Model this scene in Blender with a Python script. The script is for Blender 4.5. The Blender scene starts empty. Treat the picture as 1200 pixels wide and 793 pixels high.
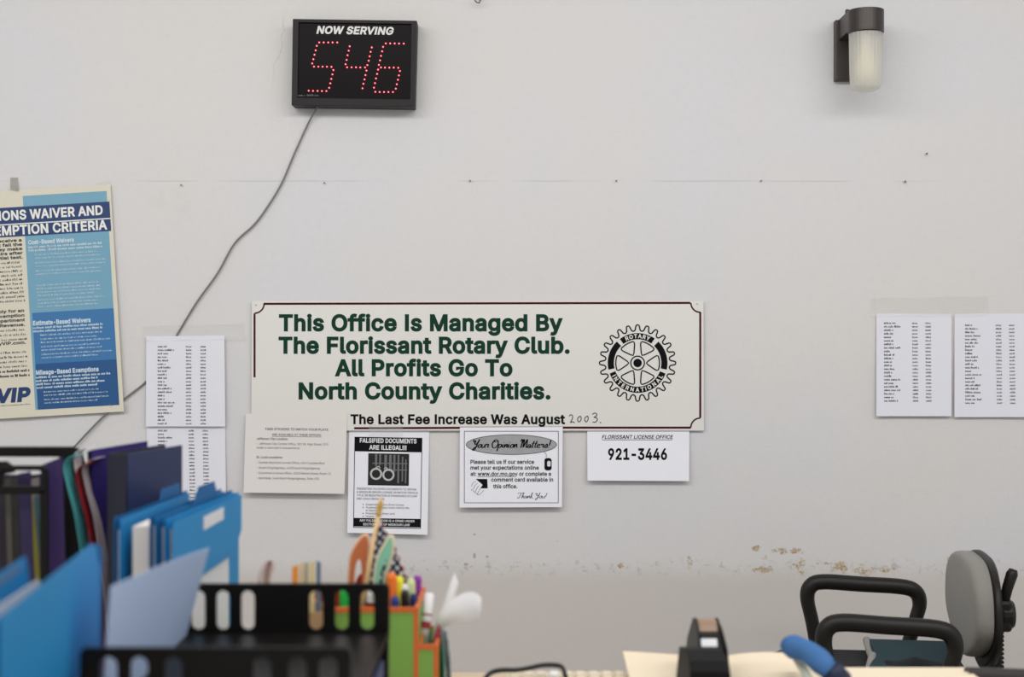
import bpy, math, random
from mathutils import Vector, Matrix
from mathutils.geometry import tessellate_polygon, delaunay_2d_cdt
random.seed(7)
SC = bpy.context.scene
COL = SC.collection

# ------------------------------------------------------------------ camera, world, lights, exposure
F, D, H, CX, CY = 1648.0, 3.8, 1.25, 600.0, 396.5      # focal length (px), camera-wall distance, camera height
def P(px, py, d):
    """point seen at pixel px,py standing d metres in front of the camera (wall is y=0)"""
    return Vector(((px - CX) * d / F, d - D, H - (py - CY) * d / F))

cam = bpy.data.cameras.new('camera'); camo = bpy.data.objects.new('camera', cam); COL.objects.link(camo)
camo.location = (0, -D, H); camo.rotation_euler = (math.pi / 2, 0, 0)
cam.sensor_width = 36; cam.lens = F / 1200 * 36
cam.dof.use_dof = True; cam.dof.focus_distance = D - 0.01; cam.dof.aperture_fstop = 4.4
cam.clip_start = 0.05
SC.camera = camo

SC.view_settings.view_transform = 'Standard'; SC.view_settings.look = 'None'
SC.view_settings.exposure = -0.19; SC.view_settings.gamma = 1; SC.view_settings.use_curve_mapping = False

w = bpy.data.worlds.new('daylight'); SC.world = w; w.use_nodes = True
wb = w.node_tree.nodes['Background']; wb.inputs[0].default_value = (0.90, 0.95, 1.0, 1); wb.inputs[1].default_value = 0.72

def area(name, loc, rot, sx, sy, power, col):
    l = bpy.data.lights.new(name, 'AREA'); l.shape = 'RECTANGLE'; l.size = sx; l.size_y = sy
    l.energy = power; l.color = col
    o = bpy.data.objects.new(name, l); COL.objects.link(o); o.location = loc; o.rotation_euler = rot
    return o
area('ceiling_light', (-0.1, -2.3, 2.66), (math.radians(45), 0, 0), 5.6, 0.4, 62, (1, 0.985, 0.975))
area('ceiling_light', (0.1, -4.2, 2.72), (0, 0, 0), 5.2, 0.7, 55, (1, 0.985, 0.975))

# ------------------------------------------------------------------ materials
def lin(c):
    return tuple(((v / 255) / 12.92 if v / 255 <= 0.04045 else ((v / 255 + 0.055) / 1.055) ** 2.4) for v in c)
MATS = {}
def mat(name, rgb, rough=0.6, var=0.06, scale=40, bump=0.0, bscale=200, metal=0.0, spec=0.4, trans=0.0, emit=None, alpha=1.0, sheen=0.0):
    if name in MATS: return MATS[name]
    m = bpy.data.materials.new(name); m.use_nodes = True
    nt = m.node_tree; b = nt.nodes['Principled BSDF']
    c = lin(rgb)
    tc = nt.nodes.new('ShaderNodeTexCoord')
    nz = nt.nodes.new('ShaderNodeTexNoise'); nz.inputs['Scale'].default_value = scale; nz.inputs['Detail'].default_value = 3
    nt.links.new(tc.outputs['Object'], nz.inputs['Vector'])
    mx = nt.nodes.new('ShaderNodeMix'); mx.data_type = 'RGBA'
    mx.inputs[6].default_value = (*[v * (1 - var) for v in c], 1); mx.inputs[7].default_value = (*[min(1, v * (1 + var)) for v in c], 1)
    nt.links.new(nz.outputs['Fac'], mx.inputs[0]); nt.links.new(mx.outputs[2], b.inputs['Base Color'])
    b.inputs['Roughness'].default_value = rough; b.inputs['Metallic'].default_value = metal
    b.inputs['Specular IOR Level'].default_value = spec; b.inputs['Transmission Weight'].default_value = trans
    b.inputs['Alpha'].default_value = alpha
    if sheen: b.inputs['Sheen Weight'].default_value = sheen
    if bump:
        n2 = nt.nodes.new('ShaderNodeTexNoise'); n2.inputs['Scale'].default_value = bscale; n2.inputs['Detail'].default_value = 4
        nt.links.new(tc.outputs['Object'], n2.inputs['Vector'])
        bp = nt.nodes.new('ShaderNodeBump'); bp.inputs['Strength'].default_value = bump; bp.inputs['Distance'].default_value = 0.004
        nt.links.new(n2.outputs['Fac'], bp.inputs['Height']); nt.links.new(bp.outputs['Normal'], b.inputs['Normal'])
    if emit:
        b.inputs['Emission Color'].default_value = (*lin(emit[0]), 1); b.inputs['Emission Strength'].default_value = emit[1]
    MATS[name] = m
    return m

def paper(name, rgb, tl=0.05):
    """thin paper: diffuse with a little light passing through"""
    if name in MATS: return MATS[name]
    m = mat(name, rgb, 0.75, 0.015, 25, 0.05, 60, spec=0.15)
    nt = m.node_tree; b = nt.nodes['Principled BSDF']; out = nt.nodes['Material Output']
    t = nt.nodes.new('ShaderNodeBsdfTranslucent'); t.inputs[0].default_value = (*lin(rgb), 1)
    ms = nt.nodes.new('ShaderNodeMixShader'); ms.inputs[0].default_value = tl
    nt.links.new(b.outputs[0], ms.inputs[1]); nt.links.new(t.outputs[0], ms.inputs[2]); nt.links.new(ms.outputs[0], out.inputs[0])
    return m

# ------------------------------------------------------------------ mesh building
ORG = {}
class MB:
    def __init__(s): s.v = []; s.f = []
    def add(s, vs, fs):
        k = len(s.v); s.v += [Vector(p) for p in vs]; s.f += [tuple(i + k for i in f) for f in fs]; return s
    def box(s, x0, x1, y0, y1, z0, z1):
        vs = [(x, y, z) for z in (z0, z1) for y in (y0, y1) for x in (x0, x1)]
        return s.add(vs, [(0, 2, 3, 1), (4, 5, 7, 6), (0, 1, 5, 4), (2, 6, 7, 3), (0, 4, 6, 2), (1, 3, 7, 5)])
    def prism(s, poly, fn, t0, t1, holes=()):
        loops = [list(poly)] + [list(h) for h in holes]
        tri = tessellate_polygon([[Vector((a, b, 0)) for a, b in l] for l in loops])
        flat = [p for l in loops for p in l]; n = len(flat)
        vs = [fn(a, b, t0) for a, b in flat] + [fn(a, b, t1) for a, b in flat]
        fs = [tuple(t) for t in tri] + [tuple(i + n for i in reversed(t)) for t in tri]
        k = 0
        for l in loops:
            m = len(l)
            for i in range(m):
                a, b = k + i, k + (i + 1) % m
                fs.append((a, b, b + n, a + n))
            k += m
        return s.add(vs, fs)
    def tube(s, path, r, n=10, closed=False, caps=True):
        path = [Vector(p) for p in path]; m = len(path)
        rs = r if isinstance(r, (list, tuple)) else [r] * m
        ring = []; prev = None
        for i, p in enumerate(path):
            if closed: t = path[(i + 1) % m] - path[i - 1]
            else: t = path[min(i + 1, m - 1)] - path[max(i - 1, 0)]
            t.normalize()
            if prev is None:
                ref = Vector((0, 0, 1)) if abs(t.z) < 0.9 else Vector((0, 1, 0))
                nn = t.cross(ref).normalized()
            else:
                nn = (prev - t * prev.dot(t)).normalized()
            prev = nn; bb = t.cross(nn)
            ring.append([p + (nn * math.cos(2 * math.pi * j / n) + bb * math.sin(2 * math.pi * j / n)) * rs[i] for j in range(n)])
        vs = [q for g in ring for q in g]; fs = []
        for i in range(m if closed else m - 1):
            for j in range(n):
                a = i * n + j; b = i * n + (j + 1) % n; i2 = (i + 1) % m
                fs.append((a, b, i2 * n + (j + 1) % n, i2 * n + j))
        if caps and not closed:
            fs += [tuple(range(n - 1, -1, -1)), tuple(range((m - 1) * n, m * n))]
        return s.add(vs, fs)
    def lathe(s, prof, fn, n=32):
        """prof [(r,h)], fn(x,y,h)->point"""
        vs = []; fs = []; m = len(prof)
        for r, h in prof:
            for j in range(n):
                a = 2 * math.pi * j / n; vs.append(fn(r * math.cos(a), r * math.sin(a), h))
        for i in range(m - 1):
            for j in range(n):
                fs.append((i * n + j, i * n + (j + 1) % n, (i + 1) * n + (j + 1) % n, (i + 1) * n + j))
        fs += [tuple(range(n - 1, -1, -1)), tuple(range((m - 1) * n, m * n))]
        return s.add(vs, fs)
    def grid(s, fn, nu, nv):
        vs = [fn(i / nu, j / nv) for j in range(nv + 1) for i in range(nu + 1)]
        fs = [(j * (nu + 1) + i, j * (nu + 1) + i + 1, (j + 1) * (nu + 1) + i + 1, (j + 1) * (nu + 1) + i) for j in range(nv) for i in range(nu)]
        return s.add(vs, fs)
    def build(s, name, m, parent=None, smooth=False, bevel=0, solid=0, sub=0, local=False, segs=2):
        org = Vector((0, 0, 0))
        if parent is not None and not local: org = ORG.get(parent.name, Vector((0, 0, 0)))
        elif parent is None and not local and s.v:
            n = len(s.v); lo = [min(p[i] for p in s.v) for i in range(3)]; hi = [max(p[i] for p in s.v) for i in range(3)]
            org = Vector(((lo[0] + hi[0]) / 2, (lo[1] + hi[1]) / 2, lo[2]))
        me = bpy.data.meshes.new(name); me.from_pydata([tuple(p - org) for p in s.v], [], s.f); me.update()
        o = bpy.data.objects.new(name, me); COL.objects.link(o)
        if m: me.materials.append(m)
        if parent is not None: o.parent = parent
        else: o.location = org
        ORG[o.name] = org
        import bmesh
        bm = bmesh.new(); bm.from_mesh(me)
        if s.f: bmesh.ops.recalc_face_normals(bm, faces=bm.faces)
        bm.to_mesh(me); bm.free()
        if smooth:
            for p in me.polygons: p.use_smooth = True
        if solid:
            md = o.modifiers.new('thickness', 'SOLIDIFY'); md.thickness = solid; md.offset = 0
            if smooth:
                md = o.modifiers.new('crisp_rim', 'EDGE_SPLIT'); md.split_angle = math.radians(50)
        if bevel:
            md = o.modifiers.new('bevel', 'BEVEL'); md.width = bevel; md.segments = segs; md.limit_method = 'ANGLE'; md.angle_limit = math.radians(40)
        if sub:
            md = o.modifiers.new('smooth', 'SUBSURF'); md.levels = sub; md.render_levels = sub
        return o

def tag(o, label=None, cat=None, group=None, kind=None):
    if label: o['label'] = label
    if cat: o['category'] = cat
    if group: o['group'] = group
    if kind: o['kind'] = kind
    return o
def thing(name, label, cat, loc, rotz=0, group=None):
    o = bpy.data.objects.new(name, None); COL.objects.link(o); o.empty_display_size = 0.05
    o.location = loc; o.rotation_euler = (0, 0, rotz); ORG[o.name] = Vector(loc)
    return tag(o, label, cat, group)

def smoothpath(pts, k=6, closed=False):
    """Catmull-Rom through points (tuples of any length)"""
    pts = [tuple(p) for p in pts]; n = len(pts); out = []
    rng = n if closed else n - 1
    for i in range(rng):
        g = (lambda j: pts[j % n]) if closed else (lambda j: pts[max(0, min(n - 1, j))])
        a, b, c, d = g(i - 1), g(i), g(i + 1), g(i + 2)
        for q in range(k):
            t = q / k
            out.append(tuple(0.5 * (2 * b[m] + (c[m] - a[m]) * t + (2 * a[m] - 5 * b[m] + 4 * c[m] - d[m]) * t * t + (3 * b[m] - a[m] - 3 * c[m] + d[m]) * t ** 3) for m in range(len(b))))
    if not closed: out.append(pts[-1])
    return out
def rrect(x0, y0, x1, y1, r, n=5):
    pts = []
    for cx, cy, a0 in ((x1 - r, y1 - r, 0), (x0 + r, y1 - r, 90), (x0 + r, y0 + r, 180), (x1 - r, y0 + r, 270)):
        for k in range(n + 1):
            a = math.radians(a0 + 90 * k / n); pts.append((cx + r * math.cos(a), cy + r * math.sin(a)))
    return pts

# ------------------------------------------------------------------ lettering
GLY = {}
GLYPHS = """A|480|16 0 185 509 75 0 187 -509 -68 0 -108 302 -23 70 -32 106 13 0 -32 -107 -22 -69 -106 -302;110 142 0 57 260 0 0 -57
B|456|60 0 0 509 181 0 33 -2 30 -6 25 -10 21 -14 17 -16 14 -19 9 -21 6 -23 2 -24 -3 -30 -8 -24 -14 -19 -17 -15 -19 -11 -22 -8 0 -5 24 -5 24 -12 22 -18 17 -24 9 -19 5 -23 2 -25 -2 -25 -6 -23 -10 -21 -14 -19 -19 -17 -23 -13 -27 -10 -33 -6 -37 -2;125 57 120 0 36 3 28 7 21 13 14 16 8 19 3 22 -3 25 -10 22 -15 19 -21 15 -17 7 -19 5 -22 1 -123 0;125 285 113 0 26 3 24 8 20 13 15 17 7 14 5 15 1 17 -3 22 -7 19 -13 16 -19 13 -24 7 -30 3 -115 0
C|510|267 -7 -42 4 -39 10 -36 18 -32 24 -26 30 -22 36 -17 42 -10 46 -3 51 3 51 10 47 17 41 22 36 26 30 32 25 36 18 39 10 42 4 38 -3 35 -9 33 -14 29 -19 25 -24 21 -29 15 -33 10 -37 -65 0 -8 25 -11 22 -14 18 -18 15 -19 12 -23 9 -23 5 -25 2 -30 -3 -28 -8 -25 -13 -23 -18 -20 -22 -16 -28 -12 -32 -7 -37 -3 -41 3 -41 7 -36 12 -32 16 -28 20 -23 23 -18 26 -13 27 -7 30 -3 25 2 23 5 23 9 19 12 18 15 14 18 11 22 8 24 65 0 -9 -36 -16 -33 -13 -20 -15 -18 -18 -15 -29 -20 -32 -13 -36 -9
D|502|219 0 -123 0 0 57 119 0 39 3 34 8 30 13 25 18 20 23 16 27 11 32 7 35 2 39 -2 39 -7 35 -11 32 -15 27 -20 22 -24 18 -29 13 -33 8 -37 3 -128 0 0 57 132 0 47 -3 43 -11 38 -17 32 -23 27 -29 21 -35 16 -40 10 -46 3 -50 -3 -50 -10 -46 -16 -40 -22 -35 -27 -30 -33 -23 -39 -17 -44 -11;125 509 0 -509 -65 0 0 509
E|419|60 0 0 509 312 0 0 -57 -247 0 0 -166 230 0 0 -57 -230 0 0 -172 250 0 0 -57
F|410|60 0 0 509 309 0 0 -57 -244 0 0 -174 221 0 0 -57 -221 0 0 -221
G|520|269 -7 -44 4 -40 10 -36 18 -32 24 -26 31 -22 36 -16 41 -10 46 -3 51 3 51 10 47 16 41 22 36 26 30 32 25 35 18 39 10 42 4 39 -3 36 -9 34 -15 29 -20 26 -24 20 -29 15 -32 10 -35 -66 0 -9 23 -12 21 -14 18 -17 16 -19 12 -22 9 -24 6 -26 2 -29 -3 -27 -8 -26 -13 -23 -18 -19 -22 -16 -28 -12 -32 -7 -37 -3 -41 3 -41 7 -36 12 -32 16 -28 20 -23 23 -18 26 -13 28 -7 31 -3 27 2 26 6 23 10 20 14 17 17 14 21 11 24 6 26 2 29 19 -3 -151 0 0 57 195 0 0 -56 -3 -40 -9 -36 -15 -33 -20 -29 -25 -24 -29 -19 -33 -14 -36 -9
H|517|60 0 0 509 65 0 0 -220 267 0 0 220 65 0 0 -509 -65 0 0 232 -267 0 0 -232
I|195|65 0 0 509 65 0 0 -509
K|467|104 145 0 71 35 45 35 42 38 41 152 165 84 0 -217 -233 -3 0;60 0 0 509 65 0 0 -175 -1 -109 1 -32 0 -193;372 0 -184 259 40 50 221 -309
L|393|60 0 0 509 65 0 0 -452 236 0 0 -57
M|628|60 0 0 509 92 0 125 -322 10 -28 12 -36 12 -39 11 -35 -15 0 11 34 12 38 12 37 10 29 124 322 92 0 0 -509 -64 0 0 291 0 36 1 42 1 44 1 44 6 0 -15 -48 -16 -46 -15 -41 -11 -31 -114 -291 -56 0 -116 291 -11 30 -14 40 -16 47 -17 49 7 0 1 -41 1 -44 1 -44 0 -37 0 -291
N|523|60 0 0 509 76 0 207 -326 20 -32 25 -44 26 -52 -9 -1 -3 27 -1 27 -2 49 0 38 0 314 64 0 0 -509 -76 0 -185 290 -25 41 -29 50 -40 71 11 2 3 -70 2 -56 1 -37 0 -291
O|533|267 -7 -42 4 -39 10 -36 18 -31 24 -27 30 -22 36 -17 42 -10 46 -3 51 3 51 10 47 17 41 22 36 27 30 31 25 36 18 39 10 42 4 42 -4 39 -10 36 -18 31 -25 27 -30 22 -36 16 -41 10 -47 3 -51 -3 -51 -10 -46 -16 -42 -22 -36 -27 -30 -31 -24 -36 -18 -39 -10;267 53 29 3 28 7 25 13 23 18 20 22 16 28 12 32 8 37 2 41 -2 42 -8 37 -12 32 -16 27 -20 23 -23 18 -25 13 -28 7 -29 3 -30 -3 -27 -7 -26 -13 -23 -18 -20 -23 -16 -28 -12 -32 -7 -37 -3 -41 3 -41 7 -37 12 -32 16 -27 20 -23 23 -18 26 -13 27 -7
P|445|60 0 0 509 175 0 37 -2 32 -8 28 -12 24 -16 19 -19 15 -22 10 -26 7 -27 2 -29 -2 -30 -7 -27 -10 -26 -15 -22 -19 -20 -24 -16 -28 -12 -32 -7 -37 -2 -126 0 0 56 124 0 25 2 21 4 18 8 15 10 12 13 9 15 9 26 2 28 -2 28 -9 26 -9 14 -12 13 -15 10 -18 7 -22 5 -25 1 -107 0 0 -452
R|449|60 0 0 509 176 0 37 -2 32 -7 28 -11 24 -15 19 -19 14 -22 11 -25 6 -27 2 -29 -2 -29 -6 -27 -11 -25 -14 -21 -19 -18 -24 -15 -28 -11 -32 -6 -37 -2 -140 0 0 57 138 0 35 3 29 9 21 14 15 19 8 24 3 28 -3 28 -8 25 -9 14 -12 11 -15 10 -29 9 -36 3 -108 0 0 -452;353 0 -123 229 73 0 125 -229
S|447|224 -9 -35 2 -32 6 -29 10 -26 14 -21 17 -17 20 -13 23 -9 26 -4 28 66 0 3 -19 7 -16 9 -14 19 -17 24 -12 28 -8 30 -2 33 3 29 8 17 9 14 10 12 13 9 14 6 16 2 17 -2 15 -4 14 -8 11 -16 14 -20 12 -24 9 -27 8 -61 17 -39 14 -33 16 -26 20 -19 24 -11 28 -4 31 3 28 7 25 13 23 17 20 21 16 25 14 27 10 30 6 32 2 32 -2 30 -6 27 -10 24 -14 20 -16 17 -19 13 -22 8 -24 3 -25 -64 0 -5 23 -12 20 -18 16 -22 12 -26 7 -29 3 -31 -3 -27 -8 -22 -13 -16 -17 -10 -20 -4 -22 2 -17 5 -14 9 -11 17 -15 21 -11 43 -15 52 -14 48 -15 24 -12 23 -14 19 -18 17 -22 7 -18 5 -19 1 -22 -2 -27 -8 -25 -12 -23 -16 -21 -21 -18 -26 -14 -29 -11 -33 -7
T|449|32 452 0 57 385 0 0 -57 -160 0 0 -452 -64 0 0 452
U|517|259 -8 -38 3 -35 7 -32 13 -28 18 -23 22 -18 25 -14 28 -8 31 -3 34 0 336 64 0 0 -331 2 -23 6 -22 9 -20 12 -18 16 -15 18 -12 21 -9 24 -5 27 -2 27 2 24 5 21 9 18 12 16 15 12 18 9 20 5 22 2 23 0 331 64 0 0 -336 -3 -34 -8 -31 -13 -28 -19 -25 -23 -22 -28 -18 -31 -13 -35 -7
V|480|204 0 -188 509 68 0 108 -303 23 -69 33 -106 -13 0 32 107 23 68 105 303 68 0 -185 -509
W|686|155 0 -139 509 66 0 81 -313 7 -25 5 -26 12 -51 10 -54 -8 0 11 54 11 51 13 51 82 313 74 0 82 -313 12 -51 12 -51 11 -54 -9 0 11 54 11 51 13 51 80 313 67 0 -140 -509 -75 0 -87 323 -17 68 -15 84 14 0 -15 -80 -17 -72 -88 -323
X|474|18 0 199 284 0 -48 -188 273 75 0 74 -109 26 -39 19 -32 20 -37 -11 0 20 37 20 32 26 39 76 109 72 0 -187 -270 0 48 197 -287 -74 0 -90 129 -24 36 -18 30 -20 36 14 0 -19 -35 -19 -30 -24 -37 -91 -129
Y|472|203 0 0 208 -187 301 75 0 101 -165 30 -52 14 -28 14 -34 -26 0 14 34 13 29 29 51 101 165 74 0 -187 -301 0 -208
Z|438|42 0 0 46 231 339 33 46 35 45 7 -22 -63 -2 -62 0 -183 0 0 57 357 0 0 -47 -228 -333 -35 -48 -37 -48 -7 21 62 3 62 0 185 0 0 -57
J|396|185 -7 -42 4 -37 14 -31 22 -18 22 -13 26 -8 30 -3 34 0 28 65 0 0 -28 3 -28 8 -24 13 -19 17 -13 21 -8 25 -3 24 3 21 8 18 13 13 19 8 24 3 28 0 364 64 0 0 -364 -3 -34 -7 -30 -14 -26 -18 -22 -31 -22 -36 -14
 |188|
a|389|160 -9 -34 4 -32 10 -18 10 -15 14 -13 16 -10 18 -6 21 -2 24 2 20 4 18 7 15 15 18 20 14 22 11 25 7 27 5 26 4 56 7 18 3 13 5 8 8 3 12 0 2 -2 21 -7 19 -11 14 -16 11 -20 7 -24 2 -25 -2 -22 -7 -17 -9 -14 -12 -10 -13 -8 -14 -59 17 10 21 13 19 15 15 25 18 29 11 30 7 31 2 22 -1 23 -4 24 -7 23 -12 14 -10 12 -14 10 -16 8 -19 5 -23 2 -27 0 -251 -60 0 0 52 -5 0 -8 -14 -12 -13 -16 -13 -21 -11 -25 -7;170 45 22 2 19 4 17 8 20 15 15 19 9 22 4 23 0 52 -6 -4 -11 -4 -28 -6 -31 -5 -25 -3 -21 -4 -20 -5 -17 -9 -14 -11 -8 -15 -3 -19 2 -18 8 -15 12 -12 16 -8 19 -5
b|424|229 -8 -31 3 -26 9 -19 13 -15 14 -20 28 -6 0 0 -59 -59 0 0 509 61 0 0 -190 4 0 19 27 15 14 19 13 16 6 20 4 22 1 31 -3 28 -7 25 -13 22 -18 19 -23 16 -27 11 -31 7 -35 2 -38 -2 -38 -7 -35 -11 -32 -16 -27 -19 -23 -22 -18 -25 -13 -28 -8;220 47 22 2 20 6 17 11 15 14 12 17 10 20 9 34 3 38 -3 38 -9 34 -9 20 -12 16 -15 14 -17 11 -20 6 -23 2 -22 -2 -20 -6 -17 -10 -15 -13 -12 -17 -9 -19 -9 -34 -3 -40 3 -40 9 -34 10 -20 12 -16 15 -14 17 -10 19 -6
c|396|207 -8 -33 3 -30 8 -27 13 -24 19 -20 23 -17 27 -12 31 -8 34 -2 37 2 38 8 35 12 31 17 27 20 23 24 19 27 13 30 8 33 3 27 -2 26 -5 24 -9 21 -12 19 -16 16 -18 13 -21 9 -24 -59 -15 -5 14 -8 13 -9 12 -11 10 -13 8 -15 6 -16 4 -19 1 -24 -2 -20 -7 -18 -11 -15 -14 -12 -18 -10 -20 -9 -34 -3 -37 3 -36 9 -34 10 -20 12 -17 15 -14 18 -11 20 -7 24 -2 19 2 17 4 15 6 13 8 11 10 10 13 7 13 5 15 59 -15 -9 -24 -13 -22 -16 -19 -19 -16 -21 -13 -24 -9 -26 -5
d|424|195 -8 -30 3 -28 8 -26 13 -22 18 -19 23 -15 27 -12 32 -7 35 -2 38 2 38 7 35 12 31 16 27 19 23 22 18 25 13 28 7 31 3 22 -1 19 -4 16 -6 20 -13 14 -14 11 -14 8 -13 5 0 0 190 61 0 0 -509 -59 0 0 59 -6 0 -20 -28 -15 -14 -20 -13 -25 -9;205 47 21 2 20 6 17 10 15 14 12 16 9 20 7 22 5 25 1 27 -3 40 -9 34 -10 19 -12 17 -15 13 -17 10 -19 6 -22 2 -23 -2 -20 -6 -17 -11 -15 -14 -12 -16 -10 -20 -9 -34 -3 -38 1 -26 5 -24 7 -22 9 -20 12 -17 15 -14 17 -11 20 -6
e|404|212 -8 -35 3 -32 8 -28 13 -25 19 -20 23 -16 27 -12 31 -8 34 -2 37 2 37 7 35 12 31 16 27 20 23 24 19 27 14 30 8 33 3 31 -2 30 -8 28 -14 25 -19 15 -17 13 -19 10 -23 8 -26 4 -29 2 -33 0 -25 -296 0 0 52 263 0 -28 -19 -3 35 -9 32 -9 18 -12 15 -14 12 -17 9 -19 5 -22 2 -22 -2 -19 -5 -18 -10 -21 -19 -16 -24 -10 -29 -3 -30 0 -33 2 -27 4 -24 8 -21 11 -18 14 -15 16 -12 18 -8 21 -5 22 -2 22 2 20 5 17 8 14 12 12 15 9 17 59 -14 -12 -28 -18 -24 -24 -20 -28 -15 -34 -9
f|254|228 379 0 -52 -222 0 0 52;81 0 0 432 2 20 5 18 8 16 17 19 22 14 26 8 26 3 19 -1 16 -2 21 -6 -16 -53 -12 4 -20 2 -17 -2 -14 -4 -10 -8 -7 -11 -4 -13 -1 -17 0 -419
g|425|207 -151 -39 3 -34 8 -29 13 -23 17 -18 19 -13 22 50 28 9 -12 12 -13 14 -12 18 -10 24 -7 29 -2 29 2 25 8 21 12 16 18 10 23 3 28 0 74 -5 0 -19 -27 -15 -13 -20 -12 -16 -6 -19 -4 -22 -1 -30 2 -27 8 -25 12 -23 16 -19 21 -16 26 -12 30 -7 34 -2 37 2 37 7 34 12 31 16 27 19 23 22 18 26 13 28 7 30 3 22 -1 19 -4 16 -6 20 -13 15 -14 12 -14 8 -13 5 0 0 60 59 0 0 -388 -2 -31 -8 -27 -12 -23 -16 -19 -20 -15 -23 -12 -26 -8 -28 -5;205 59 22 2 20 5 17 9 15 12 12 16 9 18 9 33 3 39 -3 38 -9 33 -9 19 -12 16 -15 13 -17 10 -20 6 -22 2 -23 -2 -20 -6 -17 -10 -15 -14 -12 -17 -9 -19 -7 -21 -5 -23 -1 -25 1 -26 5 -23 7 -21 9 -19 12 -15 15 -13 18 -9 20 -6
h|410|114 227 0 -227 -61 0 0 509 61 0 0 -222 -12 0 14 32 16 25 20 18 23 12 25 8 27 2 25 -2 23 -5 20 -8 18 -13 16 -16 12 -19 9 -23 5 -27 2 -31 0 -240 -61 0 0 235 -3 28 -7 23 -13 18 -17 14 -21 8 -25 3 -26 -3 -23 -9 -20 -14 -15 -20 -9 -26
i|167|53 0 0 379 61 0 0 -379;84 443 -16 3 -14 9 -7 8 -5 9 -1 11 3 16 10 13 14 9 16 3 16 -3 14 -9 9 -13 3 -16 -3 -15 -9 -13 -14 -9
j|167|53 379 61 0 0 -409 -3 -32 -9 -28 -10 -16 -12 -13 -15 -10 -18 -8 -20 -4 -23 -2 -14 0 0 56 12 0 16 2 13 5 9 8 7 11 5 15 1 17;83 443 -16 3 -14 9 -9 13 -3 15 3 16 9 13 14 9 16 3 17 -3 14 -9 9 -13 3 -16 -3 -15 -9 -13 -14 -9
k|381|110 137 0 75 11 0 163 167 76 0 -176 -180 -7 0;53 0 0 509 61 0 0 -509;294 0 -146 186 43 43 181 -229
l|189|139 -2 -27 2 -21 8 -17 12 -12 17 -7 22 -2 25 0 425 61 0 0 -410 2 -23 4 -14 10 -8 16 -2 14 1 10 1 11 -51 -19 -4
m|610|53 0 0 379 59 0 0 -84 -4 0 10 28 14 23 19 17 21 13 23 8 24 2 26 -3 23 -8 19 -14 16 -19 11 -22 7 -25 -9 0 10 25 15 23 20 18 24 14 27 8 29 3 31 -4 29 -10 17 -11 15 -15 12 -18 9 -21 5 -24 2 -28 0 -255 -61 0 0 254 -3 25 -7 19 -13 15 -17 10 -18 5 -19 2 -24 -2 -21 -8 -16 -13 -13 -17 -7 -20 -3 -23 0 -247 -61 0 0 260 -2 20 -7 17 -12 14 -15 11 -18 6 -21 2 -21 -2 -20 -8 -18 -13 -14 -18 -9 -23 -3 -28 0 -238
n|410|114 227 0 -227 -61 0 0 379 59 0 0 -92 -10 0 14 32 16 25 20 18 23 12 25 8 27 2 25 -2 23 -5 20 -8 18 -13 15 -16 13 -19 9 -23 5 -27 2 -31 0 -240 -61 0 0 235 -3 28 -7 23 -13 18 -17 14 -21 8 -25 3 -26 -3 -23 -9 -20 -14 -15 -20 -9 -26
o|415|207 -8 -33 3 -30 8 -27 13 -24 19 -20 23 -17 27 -12 31 -8 34 -2 37 2 38 8 35 12 31 17 27 20 23 24 19 27 13 30 8 33 3 34 -3 30 -8 28 -13 24 -19 20 -23 16 -27 12 -31 8 -35 2 -38 -2 -37 -8 -34 -12 -31 -16 -27 -20 -23 -24 -19 -28 -13 -30 -8;207 46 24 2 21 7 18 11 15 14 13 17 9 20 9 34 3 36 -3 37 -9 34 -9 20 -13 18 -15 14 -18 11 -21 7 -24 2 -24 -2 -20 -7 -18 -11 -15 -14 -12 -18 -10 -20 -9 -34 -3 -37 3 -36 9 -34 10 -20 12 -17 15 -14 18 -11 20 -7
p|424|53 -143 0 522 59 0 0 -60 6 0 19 27 15 14 19 13 16 6 20 4 22 1 31 -3 28 -7 25 -13 22 -18 19 -23 16 -27 11 -31 7 -35 2 -38 -2 -38 -7 -35 -11 -32 -16 -27 -19 -23 -22 -18 -25 -13 -28 -8 -31 -3 -31 3 -25 9 -20 13 -15 14 -20 28 -4 0 0 -202;220 47 22 2 20 6 17 11 15 14 12 17 10 20 9 34 3 38 -3 38 -9 34 -9 20 -12 16 -15 14 -17 11 -20 6 -23 2 -22 -2 -20 -6 -17 -10 -15 -13 -12 -17 -9 -19 -9 -34 -3 -40 3 -40 9 -34 10 -20 12 -16 15 -14 17 -10 19 -6
q|424|372 -143 -61 0 0 202 -5 0 -8 -13 -11 -15 -15 -14 -20 -13 -25 -9 -32 -3 -30 3 -28 8 -26 13 -22 18 -19 23 -15 27 -12 32 -7 35 -2 38 2 38 7 35 12 31 16 27 19 23 22 18 25 13 28 7 31 3 22 -1 19 -4 16 -6 20 -13 14 -14 11 -14 9 -13 6 0 0 60 59 0;205 47 21 2 20 6 17 10 15 14 12 16 9 20 7 22 5 25 1 27 -3 40 -9 34 -10 19 -12 17 -15 13 -17 10 -19 6 -22 2 -23 -2 -20 -6 -17 -11 -15 -14 -12 -16 -10 -20 -9 -34 -3 -38 1 -26 5 -24 7 -22 9 -20 12 -17 15 -14 17 -11 20 -6
r|259|53 0 0 379 59 0 0 -58 3 0 9 18 12 15 16 13 19 10 20 6 22 2 16 -1 14 0 0 -62 -13 2 -23 2 -25 -3 -23 -8 -19 -14 -14 -17 -9 -22 -3 -25 0 -237
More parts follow.
